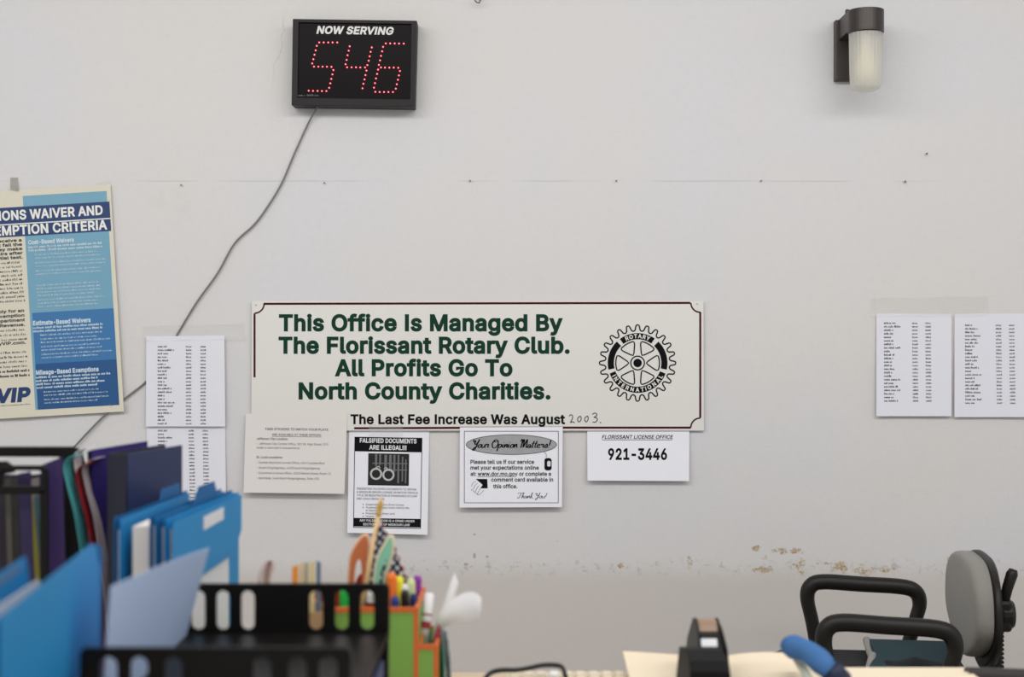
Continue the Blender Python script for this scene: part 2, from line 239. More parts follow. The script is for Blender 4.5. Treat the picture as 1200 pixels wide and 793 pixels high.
s|365|182 -8 -37 3 -33 8 -28 15 -22 20 -12 16 -8 19 -6 21 58 13 7 -19 10 -16 13 -12 16 -8 19 -5 22 -2 25 2 21 6 17 9 13 12 8 14 3 15 -2 12 -4 11 -8 10 -17 11 -25 8 -63 15 -31 10 -26 12 -20 16 -14 19 -8 22 -3 25 2 21 6 19 10 18 14 15 16 13 20 10 22 8 24 5 26 1 36 -3 31 -9 25 -14 20 -19 15 -23 10 -26 -56 -13 -10 21 -15 18 -15 9 -18 6 -23 2 -21 -2 -19 -5 -16 -9 -12 -12 -8 -13 -2 -15 2 -13 5 -11 8 -10 20 -11 28 -9 57 -14 32 -10 26 -12 19 -16 14 -18 8 -22 3 -24 -2 -22 -6 -20 -11 -18 -14 -16 -17 -14 -21 -11 -24 -8 -26 -4
t|227|204 379 0 -52 -198 0 0 52;65 471 61 0 0 -373 2 -22 8 -15 14 -8 20 -3 15 1 17 3 11 -52 -21 -5 -24 -1 -30 3 -25 8 -21 14 -15 19 -9 24 -3 29
u|410|182 -5 -24 2 -23 5 -20 9 -18 12 -16 16 -12 20 -9 23 -5 27 -2 30 0 240 61 0 0 -235 2 -28 8 -23 13 -18 17 -14 21 -8 25 -3 26 3 23 9 14 9 11 12 9 14 7 16 5 19 1 21 0 226 61 0 0 -379 -59 0 0 92 9 0 -13 -32 -17 -25 -20 -18 -23 -12 -25 -8
v|389|163 0 -146 379 67 0 81 -224 12 -34 10 -34 19 -66 -22 0 19 66 10 34 11 34 81 224 66 0 -145 -379
w|567|138 0 -115 379 64 0 46 -165 21 -77 21 -96 -10 0 21 94 20 79 46 165 64 0 46 -165 20 -78 20 -95 -11 0 22 94 21 79 46 165 65 0 -116 -379 -61 0 -49 172 -14 53 -14 55 -14 58 14 0 -14 -58 -14 -55 -15 -53 -49 -172
x|379|21 0 150 218 0 -47 -142 208 71 0 47 -73 17 -27 15 -26 28 -47 -32 0 14 23 13 24 31 53 49 73 70 0 -143 -210 0 45 149 -214 -71 0 -56 85 -31 51 -27 46 32 0 -14 -23 -13 -23 -14 -25 -16 -26 -57 -85
y|389|47 -139 14 53 10 -1 17 -3 16 1 14 5 12 10 11 16 10 22 12 35 -146 380 67 0 81 -224 12 -34 10 -34 19 -66 -22 0 18 66 22 68 81 224 66 0 -167 -437 -13 -27 -14 -22 -18 -17 -20 -12 -23 -7 -25 -2 -26 2
z|380|42 0 0 46 212 274 0 3 -206 0 0 56 285 0 0 -48 -207 -271 0 -4 213 0 0 -56
0|453|227 -7 -36 3 -32 11 -29 17 -25 24 -20 29 -16 36 -12 42 -7 47 -2 52 2 52 7 47 12 42 16 36 21 30 24 23 29 18 32 10 36 4 35 -4 32 -10 29 -18 25 -23 20 -30 16 -36 12 -42 7 -47 2 -52 -2 -52 -7 -47 -12 -42 -16 -36 -20 -29 -25 -24 -28 -17 -32 -11;227 50 24 3 21 8 18 13 16 18 14 24 10 28 8 32 4 37 2 41 -2 41 -4 37 -8 33 -10 28 -14 23 -16 19 -18 14 -21 8 -24 3 -24 -3 -21 -8 -19 -14 -16 -19 -13 -23 -11 -28 -8 -33 -4 -37 -2 -41 2 -41 4 -37 8 -32 11 -28 13 -24 16 -18 19 -13 21 -8
1|453|76 0 0 55 315 0 0 -55;276 509 0 -509 -64 0 0 448 -3 0 -123 -90 0 69 112 82
2|453|64 0 0 47 170 182 27 28 21 25 17 23 12 22 7 22 2 22 -3 26 -9 22 -15 17 -20 13 -23 8 -26 3 -19 -1 -17 -5 -16 -7 -19 -14 -14 -20 -9 -23 -3 -28 -61 0 2 29 7 27 11 24 16 21 19 18 22 15 25 11 27 7 30 2 29 -2 27 -7 25 -10 22 -14 18 -18 15 -20 11 -22 7 -25 2 -26 -2 -27 -8 -27 -14 -28 -21 -31 -30 -36 -39 -43 -114 -120 0 -3 236 0 0 -57
3|453|218 -7 -30 2 -29 6 -26 9 -24 13 -21 15 -18 19 -13 22 -9 25 -4 28 65 0 6 -25 11 -20 17 -16 22 -12 25 -7 29 -2 29 2 27 9 16 8 13 11 11 13 8 15 4 17 2 20 -1 18 -5 17 -7 16 -11 15 -13 12 -17 11 -21 8 -25 4 -28 2 -44 0 0 51 131 149 0 4 -218 0 0 57 302 0 0 -48 -161 -183 0 11 36 1 32 -4 29 -10 25 -14 21 -18 17 -22 12 -24 8 -26 2 -27 -3 -29 -7 -26 -13 -24 -17 -21 -20 -18 -24 -15 -28 -10 -30 -7
4|453|40 105 0 53 207 351 64 0 -202 -343 0 -3 304 0 0 -58;282 0 0 121 0 25 0 172 61 0 0 -318
5|453|221 -7 -29 2 -27 6 -25 10 -22 13 -19 17 -16 19 -12 22 -8 23 -3 25 62 0 5 -22 11 -19 16 -16 19 -13 23 -8 25 -2 20 2 18 4 17 8 15 11 13 13 10 16 10 28 4 30 -2 21 -4 20 -8 18 -17 23 -22 18 -18 8 -19 5 -20 2 -26 -2 -25 -7 -22 -10 -17 -12 -61 7 29 256 270 0 0 -57 -215 0 -17 -151 2 0 19 13 23 11 25 7 26 2 34 -4 31 -9 27 -15 24 -21 19 -25 15 -29 9 -33 3 -35 -2 -32 -8 -29 -12 -26 -17 -24 -20 -20 -23 -17 -27 -12 -29 -7
6|453|226 -7 -30 2 -28 8 -26 12 -23 16 -19 20 -16 23 -11 27 -7 29 -2 32 2 25 5 25 9 27 22 46 35 55 115 169 70 0 -171 -248 -6 0 9 14 11 13 14 11 17 8 18 5 21 2 30 -2 27 -6 24 -11 21 -15 18 -18 15 -22 10 -25 7 -28 2 -30 -2 -31 -7 -28 -12 -25 -16 -23 -19 -20 -23 -16 -25 -12 -28 -7;226 48 19 2 18 5 16 8 20 16 15 22 10 27 3 29 -1 20 -5 19 -7 17 -9 15 -12 13 -14 10 -16 8 -18 5 -19 1 -19 -1 -17 -5 -16 -7 -20 -16 -16 -22 -7 -17 -5 -19 -1 -20 1 -20 5 -19 7 -17 16 -22 20 -17 16 -8 17 -5
7|453|97 0 226 448 0 4 -261 0 0 57 329 0 0 -60 -226 -449
8|453|226 -7 -33 2 -30 6 -27 10 -25 14 -20 17 -17 20 -12 22 -8 25 -2 26 3 31 10 29 16 25 20 21 24 15 28 9 0 2 -23 9 -20 13 -17 19 -13 22 -7 24 -3 26 2 25 7 23 11 22 15 19 19 16 22 13 24 10 27 6 29 2 29 -2 27 -6 24 -10 22 -13 18 -16 15 -19 12 -22 7 -23 2 -25 -3 -26 -7 -24 -13 -22 -16 -19 -20 -13 -23 -9 0 -2 27 -9 24 -15 20 -21 16 -25 10 -29 4 -31 -3 -26 -7 -25 -13 -22 -16 -20 -21 -17 -24 -14 -28 -10 -30 -6;226 49 32 3 27 8 22 14 16 17 8 15 4 16 2 17 -2 18 -5 17 -8 15 -16 19 -23 15 -27 9 -30 3 -30 -3 -27 -9 -23 -15 -16 -19 -8 -15 -5 -17 -2 -18 2 -17 4 -16 8 -15 16 -17 22 -14 28 -8;226 290 26 2 22 8 19 13 14 17 9 21 3 25 -3 24 -8 20 -14 17 -19 12 -23 8 -26 3 -26 -3 -23 -8 -19 -12 -13 -17 -9 -20 -3 -24 3 -25 9 -21 13 -17 20 -13 22 -8
9|453|226 516 31 -3 28 -7 25 -12 23 -16 19 -20 16 -24 12 -26 7 -29 2 -32 -4 -37 -12 -40 -23 -46 -35 -56 -115 -168 -70 0 171 248 6 0 -8 -14 -12 -13 -13 -11 -17 -8 -19 -5 -20 -2 -30 2 -27 6 -24 11 -21 15 -18 18 -15 22 -11 25 -6 27 -2 31 2 31 7 28 12 25 16 23 19 19 23 16 25 12 28 7;226 460 -19 -1 -17 -5 -16 -8 -20 -16 -16 -23 -10 -26 -3 -29 3 -30 10 -27 16 -22 20 -16 24 -10 28 -4 19 2 18 4 16 8 20 16 15 22 7 17 5 18 1 20 -1 21 -5 19 -7 17 -9 16 -12 13 -14 10 -16 8 -18 5
.|188|95 -4 -17 3 -15 10 -10 15 -3 17 1 12 5 11 7 9 15 10 17 4 12 -2 11 -4 10 -8 7 -9 5 -11 1 -12 -3 -17 -10 -15 -10 -7 -11 -5
,|188|38 -119 30 190 69 0 -53 -190
!|196|67 160 -4 349 69 0 -4 -349;98 -4 -18 3 -14 10 -8 9 -4 11 -2 12 4 17 10 15 14 10 18 3 18 -3 14 -10 10 -15 3 -17 -3 -17 -10 -15 -14 -10
:|188|95 -4 -17 3 -15 10 -10 15 -3 17 1 12 5 11 7 9 15 10 17 4 12 -2 11 -4 10 -8 7 -9 5 -11 1 -12 -3 -17 -10 -15 -10 -7 -11 -5;95 271 -17 3 -15 10 -10 15 -3 17 1 12 5 11 7 10 15 9 17 4 18 -4 15 -9 7 -10 5 -11 1 -12 -3 -17 -10 -15 -10 -7 -11 -5
;|188|38 -119 30 190 69 0 -53 -190;103 271 -17 3 -15 10 -10 15 -3 17 1 12 5 11 7 10 15 9 17 4 18 -4 15 -9 7 -10 5 -11 1 -12 -3 -17 -10 -15 -10 -7 -11 -5
-|453|337 244 0 -56 -223 0 0 56
(|273|89 207 3 57 9 60 13 60 18 57 21 53 24 45 59 0 -24 -54 -21 -57 -17 -58 -13 -57 -7 -55 -3 -51 2 -46 7 -46 12 -48 16 -51 22 -54 26 -58 -59 0 -27 49 -22 51 -17 51 -12 51 -7 50
)|273|37 -96 27 59 22 55 16 50 11 48 7 46 2 45 -3 51 -7 55 -13 57 -17 58 -20 57 -25 54 60 0 23 -45 22 -53 17 -57 14 -61 8 -59 3 -57 -2 -51 -8 -52 -13 -51 -17 -51 -21 -49 -26 -49"""
CAPH = 0.5087
def _area(p): return sum(p[i - 1][0] * p[i][1] - p[i][0] * p[i - 1][1] for i in range(len(p))) / 2
def _inside(q, p):
    r = False
    for i in range(len(p)):
        (x1, y1), (x2, y2) = p[i - 1], p[i]
        if (y1 > q[1]) != (y2 > q[1]) and q[0] < (x2 - x1) * (q[1] - y1) / (y2 - y1) + x1: r = not r
    return r
for line in GLYPHS.split('\n'):
    if not line: continue
    ch, adv, body = line[0], *line[2:].split('|', 1)
    sp = []
    for part in body.split(';'):
        if not part: continue
        n = [int(t) for t in part.split()]; x = y = 0; pts = []
        for i in range(0, len(n), 2):
            x += n[i]; y += n[i + 1]; pts.append((x / 1000, y / 1000))
        sp.append(pts)
    GLY[ch] = (int(adv) / 1000, sp)
def _offset(p, o):
    """move a contour outwards (clockwise contours grow, holes shrink)"""
    n = len(p); out = []
    for i in range(n):
        a, b, c = p[i - 1], p[i], p[(i + 1) % n]
        d1 = (b[0] - a[0], b[1] - a[1]); d2 = (c[0] - b[0], c[1] - b[1])
        l1 = math.hypot(*d1) or 1; l2 = math.hypot(*d2) or 1
        n1 = (-d1[1] / l1, d1[0] / l1); n2 = (-d2[1] / l2, d2[0] / l2)
        m = (n1[0] + n2[0], n1[1] + n2[1]); k = m[0] ** 2 + m[1] ** 2
        if k < 0.35: m = n1; s = 1
        else: s = min(2 / k, 1.6)
        out.append((b[0] + m[0] * s * o, b[1] + m[1] * s * o))
    return out
_cache = {}
def glyph(ch, bold):
    k = (ch, bold)
    if k in _cache: return _cache[k]
    adv, sp = GLY[ch]; sp = [_offset(p, bold) for p in sp]
    flat = [q for l in sp for q in l]; edges = []; k0 = 0; res = []
    for l in sp:
        edges += [(k0 + i, k0 + (i + 1) % len(l)) for i in range(len(l))]; k0 += len(l)
    if flat:
        cv, _, cf, *_r = delaunay_2d_cdt([Vector(q) for q in flat], edges, [], 0, 1e-5)
        keep = []
        for t in cf:                                     # keep what lies inside by winding number
            gx = sum(cv[i].x for i in t) / 3; gy = sum(cv[i].y for i in t) / 3; wn = 0
            for l in sp:
                for i in range(len(l)):
                    (x1, y1), (x2, y2) = l[i - 1], l[i]
                    if (y1 > gy) != (y2 > gy) and gx < (x2 - x1) * (gy - y1) / (y2 - y1) + x1: wn += 1 if y2 > y1 else -1
            if wn: keep.append(tuple(t))
        res.append(([(q.x, q.y) for q in cv], keep))
    _cache[k] = (adv + bold * 0.7, res)
    return _cache[k]
def measure(s, bold): return sum(glyph(c, bold)[0] for c in s)

class Print:
    """flat printed shapes in local (u right, v down) picture units, laid on a sheet"""
    def __init__(s, T=None): s.v = []; s.f = []; s.T = T or (lambda u, v: (u, v))
    def add(s, pts, fs):
        k = len(s.v); s.v += [s.T(*p) for p in pts]; s.f += [tuple(i + k for i in f) for f in fs]
    def text(s, t, x0, x1, base, cap, bold=0.0, italic=0.0, ref=None, right=False):
        sc = cap / CAPH
        sx = sc if x1 is None else (x1 - x0) / measure(ref or t, bold)
        x = x0 if not right else x1 - measure(t, bold) * sx
        for c in t:
            adv, parts = glyph(c, bold)
            for flat, tri in parts:
                s.add([(x + (a + bold * .35) * sx + b * sc * italic, base - b * sc) for a, b in flat], tri)
            x += adv * sx
        return s
    def arc(s, t, cx, cy, r, a0, a1, cap, bold=0.0, outward=True):
        sc = cap / CAPH; tot = measure(t, bold); pos = 0
        for c in t:
            adv, parts = glyph(c, bold); mid = pos + adv / 2
            a = math.radians(a0 + (a1 - a0) * mid / tot); pos += adv
            rx, ry = math.cos(a), -math.sin(a)                     # radial (v down)
            if outward: ex, ey, ux, uy = -ry, rx, rx, ry
            else: ex, ey, ux, uy = ry, -rx, -rx, -ry
            for flat, tri in parts:
                s.add([(cx + rx * r + ex * (p - adv / 2) * sc + ux * q * sc, cy + ry * r + ey * (p - adv / 2) * sc + uy * q * sc) for p, q in flat], tri)
        return s
    def rect(s, x0, y0, x1, y1, cell=12):
        nu = max(1, int(abs(x1 - x0) / cell)); nv = max(1, int(abs(y1 - y0) / cell))
        pts = [(x0 + (x1 - x0) * i / nu, y0 + (y1 - y0) * j / nv) for j in range(nv + 1) for i in range(nu + 1)]
        s.add(pts, [(j * (nu + 1) + i, j * (nu + 1) + i + 1, (j + 1) * (nu + 1) + i + 1, (j + 1) * (nu + 1) + i) for j in range(nv) for i in range(nu)])
        return s
    def frame(s, x0, y0, x1, y1, t):
        s.rect(x0, y0, x1, y0 + t).rect(x0, y1 - t, x1, y1).rect(x0, y0, x0 + t, y1).rect(x1 - t, y0, x1, y1); return s
    def poly(s, pts, holes=()):
        loops = [list(pts)] + [list(h) for h in holes]
        tri = tessellate_polygon([[Vector((a, b, 0)) for a, b in l] for l in loops])
        s.add([p for l in loops for p in l], [tuple(t) for t in tri]); return s
    def stroke(s, pts, t, closed=False):
        """t: width or list of widths"""
        n = len(pts); ts = t if isinstance(t, list) else [t] * n
        L = []; R = []
        for i in range(n):
            a = pts[i - 1] if (closed or i > 0) else pts[i]; b = pts[(i + 1) % n] if (closed or i < n - 1) else pts[i]
            dx, dy = b[0] - a[0], b[1] - a[1]; l = math.hypot(dx, dy) or 1
            nx, ny = -dy / l * ts[i] / 2, dx / l * ts[i] / 2
            L.append((pts[i][0] + nx, pts[i][1] + ny)); R.append((pts[i][0] - nx, pts[i][1] - ny))
        m = n if closed else n - 1
        s.add(L + R, [(i, (i + 1) % n, n + (i + 1) % n, n + i) for i in range(m)]); return s
    def ring(s, cx, cy, r, t, a0=0, a1=360, n=48):
        full = a1 - a0 >= 360
        k = n if full else n + 1
        s.stroke([(cx + r * math.cos(math.radians(a0 + (a1 - a0) * i / n)), cy - r * math.sin(math.radians(a0 + (a1 - a0) * i / n))) for i in range(k)], t, full); return s
    def disc(s, cx, cy, rx, ry=None, n=32):
        ry = ry or rx
        return s.poly([(cx + rx * math.cos(2 * math.pi * i / n), cy + ry * math.sin(2 * math.pi * i / n)) for i in range(n)])
    def scrib(s, x0, x1, y, h, rnd, dens=0.5, wordlen=(2, 8)):
        """lines of letters too small to read: little upright ticks grouped in words"""
        x = x0
        while x < x1:
            for _ in range(rnd.randint(*wordlen)):
                if x > x1: break
                hh = h * rnd.choice((0.7, 0.7, 0.75, 1.0)); wd = h * 0.62
                s.rect(x, y - hh, x + wd * dens, y, 99)
                s.rect(x, y - hh * rnd.choice((0.35, 0.6, 1.0)), x + wd * 0.85, y - hh * rnd.choice((0.15, 0.2, 0.7)), 99) if rnd.random() < .6 else None
                x += wd
            x += h * 0.45
        return s
    def build(s, name, m, parent, off, eps=0.0006):
        mb = MB(); mb.v = [P(a, b, D - off(a, b) - eps) for a, b in s.v]; mb.f = s.f
        return mb.build(name, m, parent)

INK = mat('black_ink', (22, 21, 24), 0.8, 0.02, spec=.08)
SOFTINK = mat('grey_ink', (86, 84, 90), 0.8, 0.02, spec=.08)

def tilt(cx, cy, deg):
    a = math.radians(deg); c, sn = math.cos(a), math.sin(a)
    return lambda u, v: (cx + u * c + v * sn, cy - u * sn + v * c)

def sheet(name, label, cat, quad, o0, o1, m, group=None, power=1.6, side=0.0, nu=10, nv=14, th=0.0004, wave=0.0):
    """paper on the wall; quad = tl,tr,br,bl in picture units; o0/o1 = distance off the wall at top / bottom"""
    tl, tr, br, bl = quad
    def off(px, py):
        yt = (tl[1] + tr[1]) / 2; yb = (bl[1] + br[1]) / 2
        v = max(0, min(1, (py - yt) / (yb - yt))); u = max(0, min(1, (px - tl[0]) / (tr[0] - tl[0])))
        return o0 + (o1 - o0) * v ** power + side * (2 * u - 1) ** 2 * v + wave * math.sin(u * 7 + v * 2) * (0.3 + 0.7 * v)
    def fn(u, v):
        a = tl[0] + (tr[0] - tl[0]) * u; b = bl[0] + (br[0] - bl[0]) * u
        c = tl[1] + (tr[1] - tl[1]) * u; d = bl[1] + (br[1] - bl[1]) * u
        px, py = a + (b - a) * v, c + (d - c) * v
        return P(px, py, D - off(px, py))
    c = fn(0.5, 1)
    t = thing(name, label, cat, (c.x, c.y, c.z), 0, group)
    MB().grid(fn, nu, nv).build('sheet', m, t, smooth=True, solid=th)
    return t, off

# ------------------------------------------------------------------ the room
def wall_material():
    m = bpy.data.materials.new('painted_plaster'); m.use_nodes = True
    nt = m.node_tree; N = nt.nodes; L = nt.links; b = N['Principled BSDF']
    tc = N.new('ShaderNodeTexCoord'); sep = N.new('ShaderNodeSeparateXYZ'); L.new(tc.outputs['Object'], sep.inputs[0])
    X, Z = sep.outputs['X'], sep.outputs['Z']
    def M(op, a, b2=None, c=None, clamp=False):
        n = N.new('ShaderNodeMath'); n.operation = op; n.use_clamp = clamp
        for i, v in enumerate((a, b2, c)):
            if v is None: continue
            if isinstance(v, (int, float)): n.inputs[i].default_value = v
            else: L.new(v, n.inputs[i])
        return n.outputs[0]
    def noise(scale, detail=4, rough=0.55, sx=1, sz=1):
        mp = N.new('ShaderNodeMapping'); mp.inputs['Scale'].default_value = (sx, 1, sz); L.new(tc.outputs['Object'], mp.inputs[0])
        n = N.new('ShaderNodeTexNoise'); n.inputs['Scale'].default_value = scale; n.inputs['Detail'].default_value = detail; n.inputs['Roughness'].default_value = rough
        L.new(mp.outputs[0], n.inputs['Vector']); return n.outputs['Fac']
    def ramp(v, lo, hi):
        n = N.new('ShaderNodeMapRange'); n.interpolation_type = 'SMOOTHSTEP'; n.inputs[1].default_value = lo; n.inputs[2].default_value = hi
        L.new(v, n.inputs[0]); return n.outputs[0]
    def mix(f, a, b2):
        n = N.new('ShaderNodeMix'); n.data_type = 'RGBA'
        if isinstance(f, (int, float)): n.inputs[0].default_value = f
        else: L.new(f, n.inputs[0])
        for i, v in ((6, a), (7, b2)):
            if isinstance(v, tuple): n.inputs[i].default_value = (*v, 1)
            else: L.new(v, n.inputs[i])
        return n.outputs[2]
    big = noise(1.3, 3); fine = noise(55, 4)
    col = mix(ramp(big, 0.35, 0.65), (0.715, 0.69, 0.672), (0.695, 0.69, 0.705))
    col = mix(M('MULTIPLY', ramp(fine, 0.45, 0.7), 0.10), col, (0.60, 0.585, 0.575))
    # older paint under the line of a removed chair rail
    edge = M('ADD', Z, M('MULTIPLY', M('SUBTRACT', noise(9, 5), 0.5), 0.035))
    low = M('SUBTRACT', 1.0, ramp(edge, 0.585, 0.66), clamp=True)
    col = mix(low, col, (0.635, 0.595, 0.565))
    # long horizontal seam with hairline breaks
    seam = M('SUBTRACT', 1.0, ramp(M('ABSOLUTE', M('SUBTRACT', Z, M('ADD', 1.6745, M('MULTIPLY', M('SUBTRACT', noise(2, 3), .5), 0.004)))), 0.0005, 0.0022), clamp=True)
    seam = M('MULTIPLY', seam, ramp(noise(4, 2, sz=0.1), 0.42, 0.6))
    col = mix(M('MULTIPLY', seam, 0.34), col, (0.38, 0.36, 0.35))
    # grey scuffs along the rail line and faint smudges
    band = lambda z0, wdt: M('SUBTRACT', 1.0, ramp(M('ABSOLUTE', M('SUBTRACT', Z, z0)), wdt * 0.3, wdt), clamp=True)
    win = lambda x0, x1, f: M('MULTIPLY', ramp(X, x0 - f, x0 + f), M('SUBTRACT', 1.0, ramp(X, x1 - f, x1 + f), clamp=True))
    sc = M('MULTIPLY', M('MULTIPLY', band(0.632, 0.03), ramp(noise(42, 6, 0.75), 0.52, 0.64)), win(-0.4, 1.6, 0.3))
    col = mix(M('MULTIPLY', sc, 0.5), col, (0.36, 0.34, 0.325))
    sc2 = M('MULTIPLY', M('MULTIPLY', band(0.66, 0.1), ramp(noise(36, 6, 0.8), 0.62, 0.68)), win(-0.25, 0.95, 0.3))
    col = mix(M('MULTIPLY', sc2, 0.35), col, (0.40, 0.37, 0.34))
    # rusty brown stains
    def blob(px, py, rx, rz):
        c = P(px, py, D)
        a = M('DIVIDE', M('SUBTRACT', X, c.x), rx); d2 = M('DIVIDE', M('SUBTRACT', Z, c.z), rz)
        r = M('SQRT', M('ADD', M('MULTIPLY', a, a), M('MULTIPLY', d2, d2)))
        return M('SUBTRACT', 1.0, ramp(r, 0.2, 1.0), clamp=True)
    st = None
    for q in ((1011, 668, .05, .032), (1030, 667, .07, .018), (937, 664, .034, .036), (985, 664, .036, .030), (960, 662, .05, .020), (898, 668, .06, .014),
              (887, 643, .024, .016), (896, 653, .018, .018), (808, 657, .018, .026), (727, 662, .014, .014), (920, 646, .08, .016), (1110, 655, .02, .014)):
        v = blob(*q); st = v if st is None else M('MAXIMUM', st, v)
    sm = M('MULTIPLY', ramp(M('SUBTRACT', st, M('MULTIPLY', ramp(noise(34, 7, 0.8, sx=.7), 0.36, 0.60), 1.02)), 0.0, 0.50), 0.85)
    col = mix(sm, col, mix(ramp(noise(160, 2), .4, .6), (0.36, 0.21, 0.06), (0.56, 0.47, 0.34)))
    # smudge left of the cable, two scars beside the comment notice
    sg = M('MULTIPLY', blob(208, 240, .1, .07), ramp(noise(16, 5, .6), .45, .7))
    col = mix(M('MULTIPLY', sg, .22), col, (.42, .40, .39))
    sr = M('MAXIMUM', M('MAXIMUM', blob(556, 651, .007, .013), blob(571, 652, .007, .006)), M('MAXIMUM', blob(556, 626, .005, .005), blob(546, 661, .012, .006)))
    col = mix(M('MULTIPLY', ramp(M('MULTIPLY', sr, M('ADD', .3, noise(140, 4, .8))), .3, .6), .6), col, (.30, .24, .21))
    # hairline crack beside the number display
    c0 = P(328, 55, D)
    cr = M('SUBTRACT', 1.0, ramp(M('ABSOLUTE', M('SUBTRACT', M('SUBTRACT', X, c0.x), M('ADD', M('MULTIPLY', M('SUBTRACT', Z, c0.z), 0.18), M('MULTIPLY', M('SUBTRACT', noise(20, 4), .5), .05)))), .0004, .0016), clamp=True)
    cr = M('MULTIPLY', M('MULTIPLY', cr, band(c0.z, .14)), 0.3)
    col = mix(cr, col, (.34, .30, .29))
    L.new(col, b.inputs['Base Color'])
    b.inputs['Roughness'].default_value = 0.62; b.inputs['Specular IOR Level'].default_value = 0.25
    h = M('ADD', M('MULTIPLY', noise(120, 4, .6), .6), M('MULTIPLY', noise(22, 4, .6, sx=.6), 1.0))
    h = M('SUBTRACT', M('SUBTRACT', h, M('MULTIPLY', seam, .6)), M('MULTIPLY', sm, .8))
    bp = N.new('ShaderNodeBump'); bp.inputs['Strength'].default_value = 0.16; bp.inputs['Distance'].default_value = 0.006
    L.new(h, bp.inputs['Height']); L.new(bp.outputs[0], b.inputs['Normal'])
    return m

def structure(name, mb, m):
    o = mb.build(name, m, local=True); o['kind'] = 'structure'; return o
structure('wall_back', MB().box(-3.2, 3.2, 0, 0.12, 0, 2.8), wall_material())
structure('floor', MB().box(-3.2, 3.2, -6, 0, -0.1, 0), mat('floor_tile', (150, 143, 132), 0.45, 0.12, 6))
structure('ceiling', MB().box(-3.2, 3.2, -6, 0, 2.8, 2.9), mat('ceiling_white', (225, 223, 218), 0.9, 0.04, 30, 0.2))

# ------------------------------------------------------------------ big sign
SIGN_OFF = 0.010
flat = lambda o: (lambda a, b: o)
def wall_plate(poly, o_back, o_front):
    return MB().prism(poly, lambda a, b, t: P(a, b, D - t), o_back, o_front)
c = P(560, 504, D)
sign = thing('office_sign', 'long white sign board with green lettering, maroon border and black gear emblem', 'sign', (c.x, -0.01, c.z))
wall_plate([(295, 352.5), (824.5, 352.5), (825, 504.5), (294.5, 504.5)], SIGN_OFF - 0.0035, SIGN_OFF).build('panel', mat('sign_white', (228, 226, 221), 0.45, 0.01, 8), sign, bevel=0.0008)
MARO = mat('maroon_paint', (72, 18, 28), 0.6, 0.03, spec=.1); GREEN = mat('dark_green_vinyl', (18, 58, 44), 0.6, 0.03, spec=.12)
pr = Print()
def notch(cx, cy, r, a0, a1):
    return [(cx + r * math.cos(math.radians(a0 + (a1 - a0) * i / 8)), cy - r * math.sin(math.radians(a0 + (a1 - a0) * i / 8))) for i in range(9)]
pr.stroke([(298.3, 442), (298.3, 367.2)], 2.4)
pr.stroke(notch(298.3, 355.7, 11.2, -90, 0), 1.8)
pr.stroke([(309, 355.9), (560, 355.3), (809, 354.8)], 2.5)
pr.stroke(notch(820.6, 354.8, 11, 180, 270), 1.8)
pr.stroke([(820.6, 365.5), (820.6, 489.5)], 2.4)
pr.stroke(notch(820.6, 500.7, 11, 90, 180), 1.8)
pr.stroke([(809.6, 500.9), (600, 500.9), (415, 501.6)], 2.5)
pr.build('border', MARO, sign, flat(SIGN_OFF), 0.0004)
for t, x0, x1, bs in (("This Office Is Managed By", 326.5, 659, 387), ("The Florissant Rotary Club.", 326, 668.5, 413.3), ("All Profits Go To", 393, 601, 439.7), ("North County Charities.", 348.5, 646, 466.8)):
    Print().text(t, x0, x1, bs, 17.8, 0.033).build('lettering', GREEN, sign, flat(SIGN_OFF), 0.0005)['label'] = 'green line of lettering'
Print().text("The Last Fee Increase Was August", 410.5, 662, 496.3, 10.4, 0.030).build('lettering', INK, sign, flat(SIGN_OFF), 0.0005)['label'] = 'black line of lettering'
hw = Print()
hand = [[(667, 487.5), (669, 485.8), (671, 487.5), (670.5, 491), (668.5, 495), (671, 494), (673.5, 495.3)],
        [(680, 487.5), (677.3, 489.5), (677, 492.5), (678.6, 494.3), (680.8, 492), (681, 489), (680, 487.3)],
        [(688.3, 487.3), (685.6, 489.3), (685.3, 492.3), (687, 494.2), (689, 491.8), (689.2, 488.8), (688.2, 487)],
        [(694, 485.5), (697, 483.8), (699.5, 485.2), (698.5, 487.6), (696, 488.8), (699, 489.5), (700, 492), (697.5, 494.5), (694.3, 494.2)],
        [(703, 494.3), (704.3, 495.6)]]
for s_ in hand: hw.stroke(smoothpath(s_, 5), 1.1)
hw.build('handwriting', SOFTINK, sign, flat(SIGN_OFF), 0.0005)
# gear emblem
em = Print(); ex, ey = 747.2, 425.2
gear = []
for k in range(24):
    a = 90 + k * 15
    for da, r in ((-6.6, 37.6), (-4.4, 38.6), (-2.5, 43.6), (-1.3, 44.6), (1.3, 44.6), (2.5, 43.6), (4.4, 38.6), (6.6, 37.6)):
        an = math.radians(a + da); gear.append((ex + r * math.cos(an), ey - r * math.sin(an)))
em.stroke(gear, 1.6, True)
for a0, a1 in ((55, 126.5), (134, 193), (-13, 46), (200.5, 339.5)): em.ring(ex, ey, 31.4, 7.2, a0, a1, 36)
for k in range(6):
    a = 60 * k; pts = []
    for da in (-18.5, -12, -4, 4, 12, 18.5): pts.append((25.6, a + da))
    pts += [(24.2, a + 21), (21.5, a + 20.5), (12.5, a + 10), (10.3, a), (12.5, a - 10), (21.5, a - 20.5), (24.2, a - 21)]
    em.stroke([(ex + r * math.cos(math.radians(q)), ey - r * math.sin(math.radians(q))) for r, q in pts], 1.5, True)
em.ring(ex, ey, 8, 1.5); em.disc(ex, ey, 5)
emo = em.build('emblem', INK, sign, flat(SIGN_OFF), 0.0005)
el = Print().arc("ROTARY", ex, ey, 29.3, 118, 62, 4.4, 0.03)
el.arc("INTERNATIONAL", ex, ey, 33.6, 206, 334, 4.4, 0.03, outward=False)
